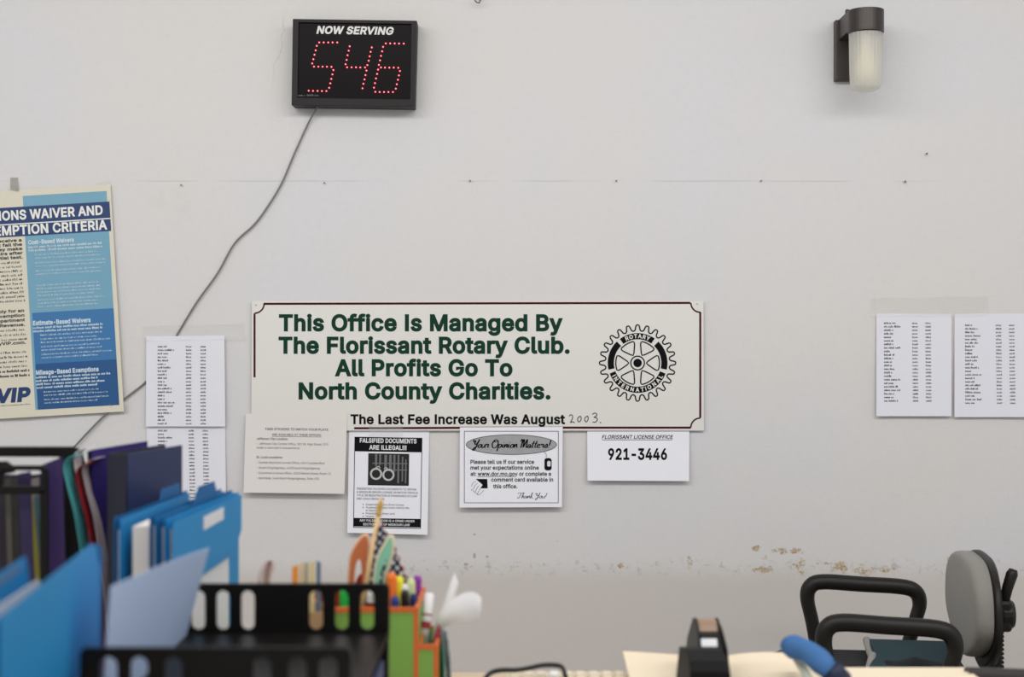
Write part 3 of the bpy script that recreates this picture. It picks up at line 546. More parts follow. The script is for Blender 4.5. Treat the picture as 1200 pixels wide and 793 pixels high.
el.build('emblem_lettering', mat('sign_white', (0, 0, 0)), emo, flat(SIGN_OFF), 0.0010)
for q in ((300, 357), (817, 356)):
    sw = MB(); sw.lathe([(0.0022, 0), (0.0022, 0.0012), (0.0012, 0.0018)], lambda x, y, h, q=q: P(q[0], q[1], D - SIGN_OFF) + Vector((x, -h, y)), 12)
    sw.build('screw', mat('painted_screw', (190, 186, 178), 0.5, 0.05), sign)

# ------------------------------------------------------------------ sheets taped to the wall
WHITE = paper('office_paper', (246, 246, 253)); CREAM = paper('cream_paper', (234, 230, 226)); LISTP = paper('list_paper', (236, 236, 244))
rnd = random.Random(3)
def price_list(label, quad, nx, c2, c3, y0, step, rows, o0, o1, drift=0.0, names=None, sx=0.0):
    t, off = sheet('rate_list', label, 'notice', quad, o0, o1, LISTP, 'printed rate lists on the wall', wave=0.0007)
    p, p2, p3 = Print(), Print(), Print()
    for k in range(rows):
        y = y0 + k * step; d = drift * k
        wd = rnd.choice((8, 9, 10, 11, 12, 14, 16, 18, 19)); p.scrib(nx + d * .3, nx + d * .3 + wd, y, 2.3, rnd, .6, (3, 6))
        p2.scrib(c2 + d, c2 + d + 5.4, y, 2.1, rnd, .55, (5, 5)); p3.scrib(c3 + d, c3 + d + 6, y, 2.1, rnd, .55, (6, 6))
    p.build('printed_names', SOFTINK, t, off); p2.build('printed_figures', SOFTINK, t, off); p3.build('printed_figures', SOFTINK, t, off)
    return t, off
price_list('rate list hanging below another beside the navy binder, partly hidden', [(172, 497), (264, 496.5), (265, 612), (172, 612)], 185, 221, 237.5, 505.5, 4.1, 24, 0.003, 0.012, 0.08)
price_list('rate list crossed behind by the grey cable, upper of two', [(171.5, 394), (263, 393), (264, 499.5), (171, 499.5)], 184.8, 218, 235, 407, 4.1, 23, 0.0085, 0.0115)
price_list('rate list at right with one left edge curling off bare wall', [(1027, 367), (1115, 367.5), (1115, 487.5), (1027, 487.5)], 1036, 1069, 1084.5, 379.5, 4.14, 23, 0.004, 0.012, 0.04)
price_list('rightmost rate list, cut by the edge of the photo', [(1118.5, 367.5), (1211, 367), (1211, 488.5), (1118.5, 488.5)], 1131, 1167, 1182.5, 382, 4.14, 23, 0.004, 0.011, 0.06)

t, off = sheet('notice', 'cream notice of small serif text covering lower left corner of sign', 'notice', [(288, 484.5), (407, 484.5), (403.5, 578.5), (285.5, 577)], 0.0115, 0.022, CREAM, 'notices under the sign')
p = Print(tilt(288, 484.5, -0.7))
p.text("TABS STICKERS TO MATCH YOUR PLATE", 22.5, 97, 19, 2.7, 0.012)
p.text("ARE AVAILABLE AT THESE OFFICES:", 31, 89, 25.3, 2.5, 0.01); p.rect(31, 26.1, 89, 26.5, 30)
p.text("Jefferson City Location:", 13, 50, 30.4, 2.6, 0.012)
p.text("- Jefferson City Central Office, 301 W. High Street, 370", 13, 97, 36.2, 2.5, 0.0)
p.text("(walk in and mail in transactions)", 13, 64, 40.8, 2.4, 0.0)
p.text("St. Louis Locations:", 13, 44, 52, 2.6, 0.012)
for i, (tx, xe) in enumerate((("- Central West End License Office, 4017 Laclede Blvd", 93), ("- South Kingshighway, 4628 South Kingshighway", 88), ("- Downtown License Office, 1200 Market Street, Room 11", 101), ("- Northside, 1440 North Kingshighway, Suite 103", 87))):
    p.text(tx, 13, xe, 58.2 + i * 6.1, 2.5, 0.0)
p.build('printed_text', SOFTINK, t, off)

t, off = sheet('warning_notice', 'white notice with handcuffs picture and black heading bands', 'notice', [(409, 502), (503, 505), (501, 626.5), (407, 624)], 0.0025, 0.017, WHITE, 'notices under the sign', side=0.002)
T = tilt(408, 505, -0.9)
p = Print(T); p.frame(7.6, 6.5, 87, 113, 0.8)
p.rect(7.6, 6.5, 87, 23.5); p.rect(7.6, 101.5, 87, 111.5)
p.build('black_bands', INK, t, off)
p = Print(T); p.text("FALSIFIED DOCUMENTS", 13.5, 80.5, 13, 4.9, 0.03); p.text("ARE ILLEGAL!!!", 25, 69, 21, 4.9, 0.03)
p.text("ANY FALSIFICATION IS A CRIME UNDER", 15, 79.5, 105.6, 2.6, 0.02); p.text("SECTION 302 OF MISSOURI LAW", 19, 74, 110, 2.6, 0.02)
p.build('heading_lettering', mat('white_ink', (225, 225, 228), .7, .02), t, off, 0.0011)
p = Print(T); p.rect(24, 25.5, 72, 63)
pic = p.build('picture', mat('photo_black', (26, 25, 27), .6, .1), t, off)
p = Print(T)
for i, (x, a, b2, wd) in enumerate(((32, 26, 40, 2.5), (37, 26, 39, 2), (43, 27, 46, 3), (48.5, 27, 46, 3), (53.5, 27, 47, 2.4), (58.5, 27, 60, 2), (63.5, 29, 58, 1.6), (67.5, 32, 60, 1.5))):
    p.rect(x, a, x + wd, b2, 99)
p.rect(29, 36.5, 70, 37.6, 30); p.rect(46, 44, 70, 45.2, 30)
p.build('cell_bars', mat('photo_grey', (112, 112, 114), .6, .2, 400), pic, off, 0.0010)
p = Print(T)
for q in ((33.5, 49.5), (48, 50.5)): p.ring(q[0], q[1], 6, 2.2)
p.stroke([(33, 42), (37, 40.5), (38, 43)], 1.2); p.stroke([(47, 43), (44, 42), (43, 44)], 1.2)
p.build('handcuffs', mat('photo_pale', (190, 190, 190), .6, .1), pic, off, 0.0014)
p = Print(T)
for i, (tx, xe) in enumerate((("PRESENTING FALSIFIED DOCUMENTS TO OBTAIN", 81), ("A MISSOURI DRIVER LICENSE OR MOTOR VEHICLE", 83), ("TITLE OR REGISTRATION IS PUNISHABLE BY LAW", 82), ("AND COULD RESULT IN:", 44))):
    p.text(tx, 11, xe, 68.3 + i * 3.9, 2.3, 0.008)
for i, (tx, xe) in enumerate((("Suspension of your driver license;", 67), ("Suspension of your motor vehicle title", 73), ("or registration;", 40), ("Possible jail time; and", 56), ("Penalties", 32))):
    p.text(tx, 22, xe, 86.5 + i * 3.5, 2.2, 0.004)
    if i != 2: p.disc(19, 85.6 + i * 3.5, .7, n=8)
p.build('printed_text', SOFTINK, t, off)

# script hand for the comment notice
SCR = {'Y': [[(0.05, .95), (.02, .75), (.15, .68), (.28, .85), (.22, .5), (.35, .38), (.55, .6), (.72, 1.0), (.5, .3), (.3, -.25), (.1, -.28), (.2, -.05), (.6, .2)]],
       'O': [[(.5, .95), (.2, .85), (.02, .45), (.15, .05), (.45, 0), (.72, .4), (.6, .85), (.3, .9), (.25, .7), (.55, .72)]],
       'M': [[(0, .75), (.08, .98), (.2, .9), (.15, .3), (.1, 0)], [(.15, .35), (.35, .95), (.42, .8), (.38, .05), (.6, .6), (.75, .98), (.78, .5), (.75, .05), (.9, .1)]],
       'T': [[(0, .75), (.1, .95), (.5, .88), (.85, .98)], [(.5, .9), (.4, .4), (.25, 0), (.05, .05), (.1, .2)]],
       'o': [[(.25, .42), (.05, .25), (.12, .02), (.35, .1), (.38, .35), (.22, .42), (.5, .38)]],
       'u': [[(.02, .42), (.02, .12), (.15, 0), (.35, .2), (.4, .42), (.38, .1), (.5, .05)]],
       'r': [[(.02, .3), (.12, .46), (.15, .35), (.35, .4), (.28, .1), (.45, .05)]],
       'p': [[(.08, .42), (-.05, -.4)], [(.06, .3), (.25, .44), (.38, .25), (.2, .02), (.02, .08)]],
       'i': [[(.1, .42), (.05, .08), (.25, .06)], [(.14, .58), (.17, .62)]],
       'n': [[(.05, .42), (.02, .02), (.2, .38), (.35, .4), (.33, .08), (.5, .06)]],
       's': [[(0, .05), (.25, .45), (.35, .18), (.2, 0), (.05, .06)], [(.3, .06), (.45, .1)]],
       'a': [[(.35, .38), (.12, .38), (.03, .1), (.2, .02), (.36, .36), (.34, .06), (.5, .06)]],
       't': [[(.25, .8), (.1, .1), (.3, .05)], [(.02, .5), (.36, .54)]],
       'e': [[(.05, .2), (.3, .28), (.3, .42), (.1, .38), (.04, .12), (.2, 0), (.42, .1)]],
       'h': [[(.0, 0), (.2, .75), (.28, .95), (.18, .9), (.04, .05), (.22, .4), (.34, .35), (.3, .06), (.48, .06)]],
       'k': [[(.0, 0), (.2, .75), (.28, .95), (.18, .9), (.04, .05)], [(.32, .42), (.1, .22), (.36, .02), (.48, .06)]],
       '!': [[(.22, .95), (.1, .25)], [(.06, .05), (.08, .0)]]}
ADV = {'Y': .66, 'O': .78, 'M': .92, 'T': .7, 'i': .27, ' ': .3, '!': .3, 't': .34}
def script(p, s, x0, x1, base, h, wd):
    tot = sum(ADV.get(c, .46) for c in s); k = (x1 - x0) / tot; x = x0
    for c in s:
        for st in SCR.get(c, ()):
            q = smoothpath(st, 4)
            pts = [(x + a * k + b * h * .18, base - b * h) for a, b in q]
            ws = [wd * (0.55 + 0.75 * abs(math.sin(math.atan2(pts[min(i + 1, len(pts) - 1)][1] - pts[max(i - 1, 0)][1], pts[min(i + 1, len(pts) - 1)][0] - pts[max(i - 1, 0)][0])))) for i in range(len(pts))]
            p.stroke(pts, ws)
        x += ADV.get(c, .46) * k
t, off = sheet('comment_notice', 'white framed notice with grey oval banner in script and mouse picture', 'notice', [(539, 500.5), (659.5, 500), (658.5, 594), (538.5, 594.5)], 0.0115, 0.020, WHITE, 'notices under the sign')
p = Print(); p.frame(543.8, 504.8, 654.6, 589.3, 0.7); p.build('printed_frame', SOFTINK, t, off)
p = Print(); p.disc(599.3, 520.8, 53, 11.6, 48); ov = p.build('oval_banner', mat('banner_grey', (165, 165, 168), .7, .12, 30), t, off, .0005)
p = Print(); p.stroke([(599.3 + 53 * math.cos(i * math.pi / 30), 520.8 + 11.6 * math.sin(i * math.pi / 30)) for i in range(60)], .7, True); p.build('banner_edge', SOFTINK, ov, off, .0009)
p = Print(); script(p, "Your Opinion Matters!", 553.5, 645, 524.5, 10, 1.15); p.build('script_lettering', INK, ov, off, .0011)
p = Print()
for tx, x0, x1, bs in (("Please tell us if our service", 551, 626, 543.2), ("met your expectations online", 551, 631.5, 550), ("at: www.dor.mo.gov or complete a", 551.3, 646, 557.2), ("comment card available in", 575.5, 648.5, 564), ("this office.", 578, 606.5, 571.8)):
    p.text(tx, x0, x1, bs, 4.4, 0.024)
p.rect(559.5, 558.0, 605, 558.5, 20)
p.build('printed_text', mat('dark_ink', (40, 40, 44), .7), t, off)
p = Print(); script(p, "Thank You!", 606, 640.5, 583.6, 6.6, .6); p.build('script_lettering', SOFTINK, t, off)
p = Print(); p.stroke(smoothpath([(637, 529), (640, 532), (640, 536)], 5), .5); p.poly(rrect(638, 536.5, 646.5, 551, 3)); mo = p.build('mouse_picture', INK, t, off)
p = Print(); p.poly(rrect(641.2, 540, 645.3, 546.5, 1.5)); p.build('mouse_highlight', mat('white_ink', (0, 0, 0)), mo, off, .001)
p = Print(); p.poly([(558.5, 561), (571, 561), (571.5, 572), (563, 572), (565.5, 568)]); p.stroke([(558, 561), (562.5, 565), (570, 562)], .6); p.build('card_picture', INK, t, off)
p = Print()
for i in range(4): p.stroke(smoothpath([(552.5 + i * 2.2, 570 + i * 3.2), (554 + i * 2.4, 566 + i * 3), (557.5 + i * 2, 563.5 + i * 2.6)], 4), .45)
p.stroke([(552, 573), (561, 580), (567, 574.5)], .5); p.build('card_lines', SOFTINK, t, off)

t, off = sheet('phone_notice', 'white card with a large phone number tucked under sign right end', 'notice', [(688, 471), (808, 471), (807.5, 563.5), (688.5, 563)], 0.002, 0.017, WHITE, 'notices under the sign', side=0.001)
p = Print(); p.text("921-3446", 711.8, 782.5, 538, 12.2, 0.03); p.text("FLORISSANT LICENSE OFFICE", 705, 788.5, 513.9, 4.2, 0.018, 0.2); p.rect(705.5, 514.9, 788, 515.5, 20)
p.build('printed_text', INK, t, off)

# ------------------------------------------------------------------ poster at the left
PA = 3.4
PT = tilt(128, 217, PA)
t_org = P(128, 480, D)
poster = thing('poster', 'blue and cream poster with white capitals on navy band, held by clear tape', 'poster', (t_org.x - .3, -0.01, t_org.z))
poff = lambda px, py: 0.006 + 0.006 * max(0, min(1, (py - 215) / 265)) + 0.0018 * math.sin(px * .05)
mb = MB().grid(lambda u, v: (lambda q: P(q[0], q[1], D - poff(*q)))(PT(-290 + 291.5 * u, -1 + 266.5 * v)), 40, 20)
mb.build('sheet', paper('poster_cream', (232, 226, 208), .1), poster, smooth=True, solid=.0005)
GL = dict(rough=.32, var=.04, spec=.5)
p = Print(PT)
p.rect(-102, 6.5, -3.5, 257.5, 8); p.build('blue_column', mat('poster_light_blue', (116, 166, 190), **GL), poster, poff, .0005)
p = Print(PT); p.rect(-99, 144, -3.5, 204, 8); p.build('blue_panel', mat('poster_mid_blue', (58, 118, 172), **GL), poster, poff, .0008)
p = Print(PT); p.rect(-99, 204, -3.5, 257.5, 8); p.build('navy_panel', mat('poster_deep_blue', (30, 84, 138), **GL), poster, poff, .0008)
p = Print(PT); p.rect(-290, 19, -1, 53.5, 8); hb = p.build('heading_band', mat('poster_navy', (28, 58, 108), **GL), poster, poff, .0010)
PW = mat('poster_white', (235, 235, 230), .4, .02)
p = Print(PT); sx1 = 119 / measure("ONS WAIVER AND", .03)
L1 = "EMISSIONS WAIVER AND"; p.text(L1, -9 - measure(L1, .03) * sx1, -9, 33.5, 10.3, .03)
sx2 = 124 / measure("MPTION CRITERIA", .03)
L2 = "EXEMPTION CRITERIA"; p.text(L2, -5.5 - measure(L2, .03) * sx2, -5.5, 51, 10.3, .03)
p.rect(-290, 38.2, -1, 39.5, 8); p.build('heading_lettering', PW, hb, poff, .0016)
p = Print(PT); rr = random.Random(5)
p.text("Cost-Based Waivers", -99, -45, 63.5, 4.6, .035)
for y in (68, 72): p.scrib(-99, -8 - rr.random() * 8, y, 2.6, rr, .75)
for y in (77, 81, 86.5, 90.5, 96, 100, 113, 117, 121, 125, 130, 134, 138): p.scrib(-92, -8 - rr.random() * 22, y, 2, rr, .33)
p.text("Estimate-Based Waivers", -99, -31, 158.5, 4.9, .035)
for y in (162.8, 166.8): p.scrib(-99, -8 - rr.random() * 10, y, 2.6, rr, .75)
for y in (171.5, 176, 180, 185, 189, 194, 198): p.scrib(-91, -8 - rr.random() * 22, y, 2, rr, .33)
p.text("Mileage-Based Exemptions", -99, -25, 216.5, 4.9, .035)
for y in (221, 225, 229, 233): p.scrib(-99, -10 - rr.random() * 25, y, 2.6, rr, .75)
for y in (238, 242, 247, 251): p.scrib(-91, -8 - rr.random() * 22, y, 2, rr, .33)
p.build('panel_lettering', mat('poster_pale_ink', (205, 222, 232), .4, .02), poster, poff, .0013)
p = Print(PT)
for y, tx in ((59.5, "may receive a"), (64.5, "that fail the"), (69.5, "they make"), (74.5, "repairs after"), (79.5, "initial test.")): p.text(tx, -160, -106, y, 3.3, .03, right=True, ref="that fail the vehi")
for y, tx in ((142, "apply for an"), (147.5, "exemption"), (153, "Department"), (158.5, "Revenue."), (179.5, "GatewayVIP.com.")): p.text(tx, -160, -108, y, 3.3, .03, right=True, ref="that fail the vehi")
p.build('bold_text', mat('dark_ink', (0, 0, 0)), poster, poff, .0006)
p = Print(PT)
for y in list(range(85, 135, 5)) + [164, 169.5, 175, 190, 195.5, 201, 206.5]: p.scrib(-200, -107 - rr.random() * 2, y, 2.8, rr, .4)
for y in (212, 217.5): p.scrib(-200, -107, y, 3.0, rr, .8)
for y in (59.5, 64.5, 69.5, 74.5, 79.5, 142, 147.5, 153, 158.5, 179.5): p.scrib(-210, -152, y, 2.8, rr, .6)
p.scrib(-190, -108, 251, 1.5, rr, .4)
p.build('fine_text', SOFTINK, poster, poff, .0006)
p = Print(PT); p.text("VIP", -148, -108, 246, 14.5, .05, .18); p.build('logo_lettering', mat('poster_navy', (0, 0, 0)), poster, poff, .0006)

# ------------------------------------------------------------------ clear tape
TAPE = mat('clear_tape', (225, 224, 220), 0.22, 0.02, 60, .25, 90, spec=.6, alpha=0.16)
def tape(label, quad, o0, o1, m=TAPE):
    tl, tr, br, bl = quad
    def fn(u, v):
        a = [tl[i] + (tr[i] - tl[i]) * u for i in (0, 1)]; b2 = [bl[i] + (br[i] - bl[i]) * u for i in (0, 1)]
        q = [a[i] + (b2[i] - a[i]) * v for i in (0, 1)]
        return P(q[0], q[1], D - (o0 + (o1 - o0) * v ** 3 + .0006 * math.sin(u * 19) * v))
    o = MB().grid(fn, 16, 4).build('tape_strip', m, smooth=True)
    return tag(o, label, 'tape', 'clear tape holding papers')
tape('wide clear tape strip above the left rate list', [(166, 382), (287, 379), (287, 398), (166, 400)], .0012, .0098)
tape('wide clear tape strip above the two right rate lists', [(1020, 349), (1158, 347), (1158, 371), (1020, 371)], .0012, .0062)
tape('clear tape on upper right corner of blue poster', [(112, 214), (130, 211), (132.5, 234), (124, 236)], .0015, .0105)
tape('short grey tape on top edge of the poster above cream margin', [(12, 208), (21, 208), (22, 224), (12, 222)], .0015, .0115, mat('grey_tape', (168, 162, 156), .4, .05, alpha=.75))
tape('clear tape on lower right corner of blue poster', [(128, 473), (150, 470), (151, 484), (129, 487)], .013, .0015)
tape('clear tape holding top of handcuffs notice to sign', [(432, 497), (472, 498), (472, 512), (432, 511)], .0112, .0125)

# ------------------------------------------------------------------ number display
dd = D - 0.055
o = P(415, 74, dd)
qd = thing('queue_display', 'black box display with glowing red digits and white italic heading', 'display', (o.x, 0, P(415, 126, dd).z))
DT = tilt(415.3, 74.3, -0.85)
def dp(a, b, t):
    q = DT(a - 415.3, b - 74.3); return P(q[0], q[1], dd) + Vector((0, t, 0))
BLK = mat('display_black', (34, 31, 31), .5, .06, spec=.25)
mb = MB().prism([(342.6, 23.5), (488, 23.5), (486.8, 124.5), (342.6, 124.5)], dp, 0.006, 0.050); mb.build('housing', BLK, qd, bevel=.002)
mb = MB().prism([(342.6, 23.5), (488, 23.5), (486.8, 124.5), (342.6, 124.5)], dp, -0.004, 0.008, holes=[[(349.5, 27.5), (481.5, 27.5), (481.3, 115.5), (349.5, 115.5)]])
mb.build('bezel', BLK, qd, bevel=.0012)
MB().prism([(349, 27), (482, 27), (482, 116), (349, 116)], dp, 0.003, 0.006).build('face_panel', mat('display_face', (12, 6, 7), .35, .05, spec=.08), qd)
def dprint(p, name, m, par, t=.0025):
    mb = MB(); mb.v = [dp(a, b, t) for a, b in p.v]; mb.f = p.f; return mb.build(name, m, par)
p = Print(); p.text("NOW SERVING", 369.5, 460, 39.4, 8.2, .034, .2)
dprint(p, 'lettering', mat('display_white', (226, 224, 222), .5, .02), qd)
p = Print(); p.scrib(349.5, 358, 113.2, 1.3, rr, .8); p.scrib(360, 374, 113.2, 2.6, rr, .6); dprint(p, 'maker_mark', mat('photo_grey', (0, 0, 0)), qd)
LED = mat('red_led', (255, 40, 60), .3, .0, emit=((255, 140, 156), 2.6)); GLOW = mat('led_lens', (96, 4, 14), .25, .0, spec=.1, emit=((170, 4, 18), .75))
S5 = [(285, 262), (313, 262), (341, 262), (368, 262), (397, 262), (270, 283), (263, 311), (256, 338), (249, 366), (242, 392), (253, 412), (280, 412), (306, 412), (333, 412), (361, 413), (373, 433), (367, 460), (360, 488), (354, 515), (347, 543), (220, 561), (247, 562), (275, 562), (302, 563), (330, 563)]
S4 = [(474, 286), (468, 313), (461, 341), (455, 370), (449, 397), (458, 416), (486, 416), (513, 416), (540, 417), (569, 417), (611, 293), (604, 320), (598, 348), (592, 375), (584, 402), (578, 436), (572, 464), (566, 491), (559, 518), (553, 546)]
S6 = [(698, 268), (725, 268), (753, 268), (780, 269), (809, 269), (681, 289), (675, 317), (668, 345), (662, 373), (655, 401), (668, 417), (693, 418), (720, 418), (747, 418), (775, 419), (650, 430), (644, 457), (637, 485), (631, 514), (625, 542), (785, 439), (779, 466), (773, 493), (766, 521), (760, 548), (633, 568), (660, 569), (687, 569), (714, 569), (742, 569)]
for S, nm in ((S5, 'five'), (S4, 'four'), (S6, 'six')):
    a = MB(); b2 = MB()
    for x, y in S:
        q = P(320 + x / 5.285, y / 5.285, dd)
        a.lathe([(.0033, 0), (.0033, .0012)], lambda x_, y_, h, q=q: q + Vector((x_, .003 - h, y_)), 12)
        b2.lathe([(.0018, 0), (.0016, .0015), (.0009, .0022)], lambda x_, y_, h, q=q: q + Vector((x_, .0022 - h, y_)), 10)
    lens = a.build('digit', GLOW, qd); lens['label'] = 'red dotted digit ' + nm
    b2.build('led', LED, lens)
# cable
cp = [(373, 124, .03), (362, 143, .006), (345, 180, .004), (330, 215, .004), (313, 243, .004), (298, 263, .004), (275, 285, .004), (255, 320, .004), (230, 355, .004), (207, 393, .001), (192, 420, 0), (171, 447, .0005), (150, 464, .004), (120, 489, .005), (84, 527, .008), (70, 545, .01), (60, 600, .01)]
cb = MB().tube([P(a, b, D - .0032 - c2) for a, b, c2 in smoothpath(cp, 6)], .0026, 8).build('display_cable', mat('grey_cable', (128, 124, 122), .5, .06), smooth=True)
tag(cb, 'thin grey cable running from red number display down the wall', 'cable')

# ------------------------------------------------------------------ wall lamp
lamp = thing('wall_lamp', 'dark bronze wall lamp with ribbed frosted glass cylinder', 'lamp', (.93, 0, 1.89))
BRZ = mat('bronze_metal', (66, 60, 57), .38, .08, 60, metal=.35)
lx = .9245; ly = -.125; R = .0465
MB().box(lx - .056, lx + .052, -.022, 0, 1.942, 2.106).build('back_plate', BRZ, lamp, bevel=.003)
arm = [(lx + R * math.cos(math.radians(a)), ly + R * math.sin(math.radians(a))) for a in range(180, 361, 9)] + [(lx + R, -.02), (lx - R, -.02)]
MB().prism(arm, lambda a, b, t: Vector((a, b, t)), 2.052, 2.106).build('cap', BRZ, lamp, bevel=.002)
ring = MB().lathe([(.0445, 2.046), (.0465, 2.049), (.0465, 2.053)], lambda x, y, h: Vector((lx + x, ly + y, h)), 40).build('collar', BRZ, lamp, smooth=False)
gl = MB(); n = 96; prof = [(.0425, 2.05), (.0418, 2.0), (.041, 1.95), (.0395, 1.912), (.034, 1.902), (.022, 1.896), (.006, 1.8935)]
vs = []; fs = []
for i, (r, h) in enumerate(prof):
    for j in range(n):
        a = 2 * math.pi * j / n; rb = r * (1 + (.022 if i < 4 else .006) * math.cos(a * 24)); vs.append((lx + rb * math.cos(a), ly + rb * math.sin(a), h))
for i in range(len(prof) - 1):
    for j in range(n): fs.append((i * n + j, i * n + (j + 1) % n, (i + 1) * n + (j + 1) % n, (i + 1) * n + j))
fs.append(tuple(range((len(prof) - 1) * n, len(prof) * n)))
gm = bpy.data.materials.new('frosted_glass'); gm.use_nodes = True; nt = gm.node_tree
g1 = nt.nodes['Principled BSDF']; g1.inputs['Base Color'].default_value = (.90, .90, .87, 1); g1.inputs['Roughness'].default_value = .22
tr = nt.nodes.new('ShaderNodeBsdfTranslucent'); tr.inputs[0].default_value = (.93, .92, .87, 1)
tp = nt.nodes.new('ShaderNodeBsdfTransparent'); tp.inputs[0].default_value = (.93, .93, .9, 1)
m1 = nt.nodes.new('ShaderNodeMixShader'); m1.inputs[0].default_value = .5; m2 = nt.nodes.new('ShaderNodeMixShader')
nzz = nt.nodes.new('ShaderNodeTexNoise'); nzz.inputs['Scale'].default_value = 30
mr = nt.nodes.new('ShaderNodeMapRange'); mr.inputs[3].default_value = .22; mr.inputs[4].default_value = .34
nt.links.new(nzz.outputs[0], mr.inputs[0]); nt.links.new(mr.outputs[0], m2.inputs[0])
nt.links.new(g1.outputs[0], m1.inputs[1]); nt.links.new(tr.outputs[0], m1.inputs[2]); nt.links.new(m1.outputs[0], m2.inputs[1]); nt.links.new(tp.outputs[0], m2.inputs[2])
nt.links.new(m2.outputs[0], nt.nodes['Material Output'].inputs[0])
gl.add(vs, fs).build('glass_shade', gm, lamp, smooth=True)
bu = MB().lathe([(.013, 2.05), (.013, 2.02), (.016, 2.0), (.026, 1.965), (.028, 1.945), (.022, 1.925), (.008, 1.917)], lambda x, y, h: Vector((lx + x, ly + y, h)), 24)
bu.build('bulb', mat('bulb_white', (240, 228, 196), .3, .02), lamp, smooth=True)
MB().lathe([(.006, 2.104), (.006, 2.118), (.004, 2.121)], lambda x, y, h: Vector((lx - .036 + x, -.075 + y, h)), 14).build('screw_knob', BRZ, lamp)

# ------------------------------------------------------------------ nails and hook
NAIL = mat('nail_grey', (120, 114, 110), .5, .1)
def nail(px, py, label, r=.0022, ln=.006):
    q = P(px, py, D)
    o = MB().lathe([(r * .5, 0), (r * .5, ln), (r, ln), (r, ln + .0012), (r * .6, ln + .0016)], lambda x, y, h: q + Vector((x, -h, y)), 12).build('nail', NAIL)
    tag(o, label, 'nail', 'small nails in the wall')
nail(213, 217, 'small nail in the wall seam above the grey smudge')
nail(380.5, 214.5, 'small nail in the wall seam right of the grey cable')
nail(551, 212, 'small nail in the wall seam above middle of the sign')
nail(722, 212, 'small nail in the wall seam above the gear emblem')
nail(891.5, 212, 'small nail in the wall seam below and left of lamp')
nail(1060, 213, 'dark nail in the wall seam above right rate lists', .0028)
nail(1085, 180.5, 'slanted nail high on wall at right of lamp', .0026, .01)
hk = MB().tube(smoothpath([P(563, 0, D), P(563, 0, D) + Vector((0, -.02, 0)), P(562, 6, D) + Vector((0, -.028, 0)), P(558, 5, D) + Vector((0, -.03, 0)), P(556, 0, D) + Vector((0, -.028, 0))], 6), .002, 8).build('wall_hook', NAIL, smooth=True)
tag(hk, 'small wire hook at the very top of the wall', 'hook')

# ------------------------------------------------------------------ office chair
chair = thing('office_chair', 'office chair with grey fabric back, black loop armrests and black base', 'chair', (.86, -.65, 0), math.radians(-8))
PLA = mat('black_plastic', (30, 27, 25), .45, .08, 50, spec=.3); GRY = mat('grey_fabric', (136, 133, 127), .95, .22, 700, .35, 900, sheen=.2)
CHAR = mat('charcoal_fabric', (44, 45, 48), .95, .15, 500, .3, 700)
# backrest: padded cushion facing -x
def pad(x0, hw, z0, z1, th, r, dome, n=10):
    """rounded pad: outline in (y,z), front at x0-th"""
    mb = MB(); out = []
    for k in range(48):
        a = 2 * math.pi * k / 48; ca, sa = math.cos(a), math.sin(a); e = 2 / 3.4 if sa >= 0 else 2 / 2.2
        out.append((math.copysign(abs(ca) ** e, ca), math.copysign(abs(sa) ** e, sa)))
    vs = []; fs = []; rings = [(1, 0), (1.0, .55), (.985, .8), (.955, .95), (.90, 1.02), (.78, 1.06), (.6, 1.10), (.4, 1.14), (.2, 1.16)]
    zc, zh = (z0 + z1) / 2, (z1 - z0) / 2
    for s_, f_ in rings:
        for a, b in out:
            y, z = a * hw * s_, b * zh * s_
            taper = 1 - .16 * max(0, z / zh) ** 2 - .60 * max(0, -z / zh) ** 2.6
            vs.append((x0 - th * min(f_, 1) - dome * max(0, f_ - 1) * 6 + .16 * (y * .9) ** 2 * -1, y * taper, zc + z))
    m = len(out)
    for i in range(len(rings) - 1):
        for j in range(m): fs.append((i * m + j, i * m + (j + 1) % m, (i + 1) * m + (j + 1) % m, (i + 1) * m + j))
    fs.append(tuple(range((len(rings) - 1) * m, len(rings) * m))); fs.append(tuple(range(m - 1, -1, -1)))
    return mb.add(vs, fs)
pad(.178, .205, .545, .769, .036, .1, .012).build('backrest', GRY, chair, smooth=True, local=True)
sh = MB(); sp = pad(.196, .207, .515, .772, .017, .1, .0)
sp.build('back_shell', PLA, chair, smooth=True, local=True)
# upright bar with ratchet teeth, knob and lever
bar = MB().box(.20, .222, -.03, .03, .40, .70); bar.build('back_bar', PLA, chair, bevel=.003, local=True)
te = MB()
for k in range(22): te.box(.222, .228, -.026, .026, .44 + k * .0095, .445 + k * .0095)
te.build('ratchet', PLA, chair, local=True)
MB().lathe([(.016, .0), (.030, .004), (.033, .012), (.033, .03), (.027, .038)], lambda x, y, h: Vector((.215 + h, -.005 + x, .640 + y)), 20).build('knob', PLA, chair, smooth=False, bevel=.002, local=True)
MB().box(.200, .245, -.035, .03, .605, .675).build('bracket', PLA, chair, bevel=.008, local=True)
MB().tube([(.228, -.02, .66), (.236, -.02, .70), (.246, -.02, .732), (.249, -.02, .742)], [.010, .012, .013, .009], 12).build('lever', PLA, chair, smooth=True, local=True)
# loop armrests
prof = [(-.135, .40), (-.150, .47), (-.166, .56), (-.178, .618), (-.170, .648), (-.140, .6595), (-.05, .656), (.045, .652), (.078, .640), (.087, .612), (.078, .575), (.062, .52), (.04, .45), (.03, .40)]
for s_ in (1, -1):
    path = [(a, s_ * .2475, b) for a, b in smoothpath(prof, 5)]
    ar = MB().tube(path, [.0165 + .0025 * min(1, max(0, (b - .6) / .05)) for a, _, b in path], 14).build('armrest', PLA, chair, smooth=True, local=True)
    MB().box(-.15, .06, s_ * .15 - (.1 if s_ < 0 else 0), s_ * .15 + (.1 if s_ > 0 else 0), .385, .41).build('arm_bracket', PLA, chair, bevel=.004, local=True)
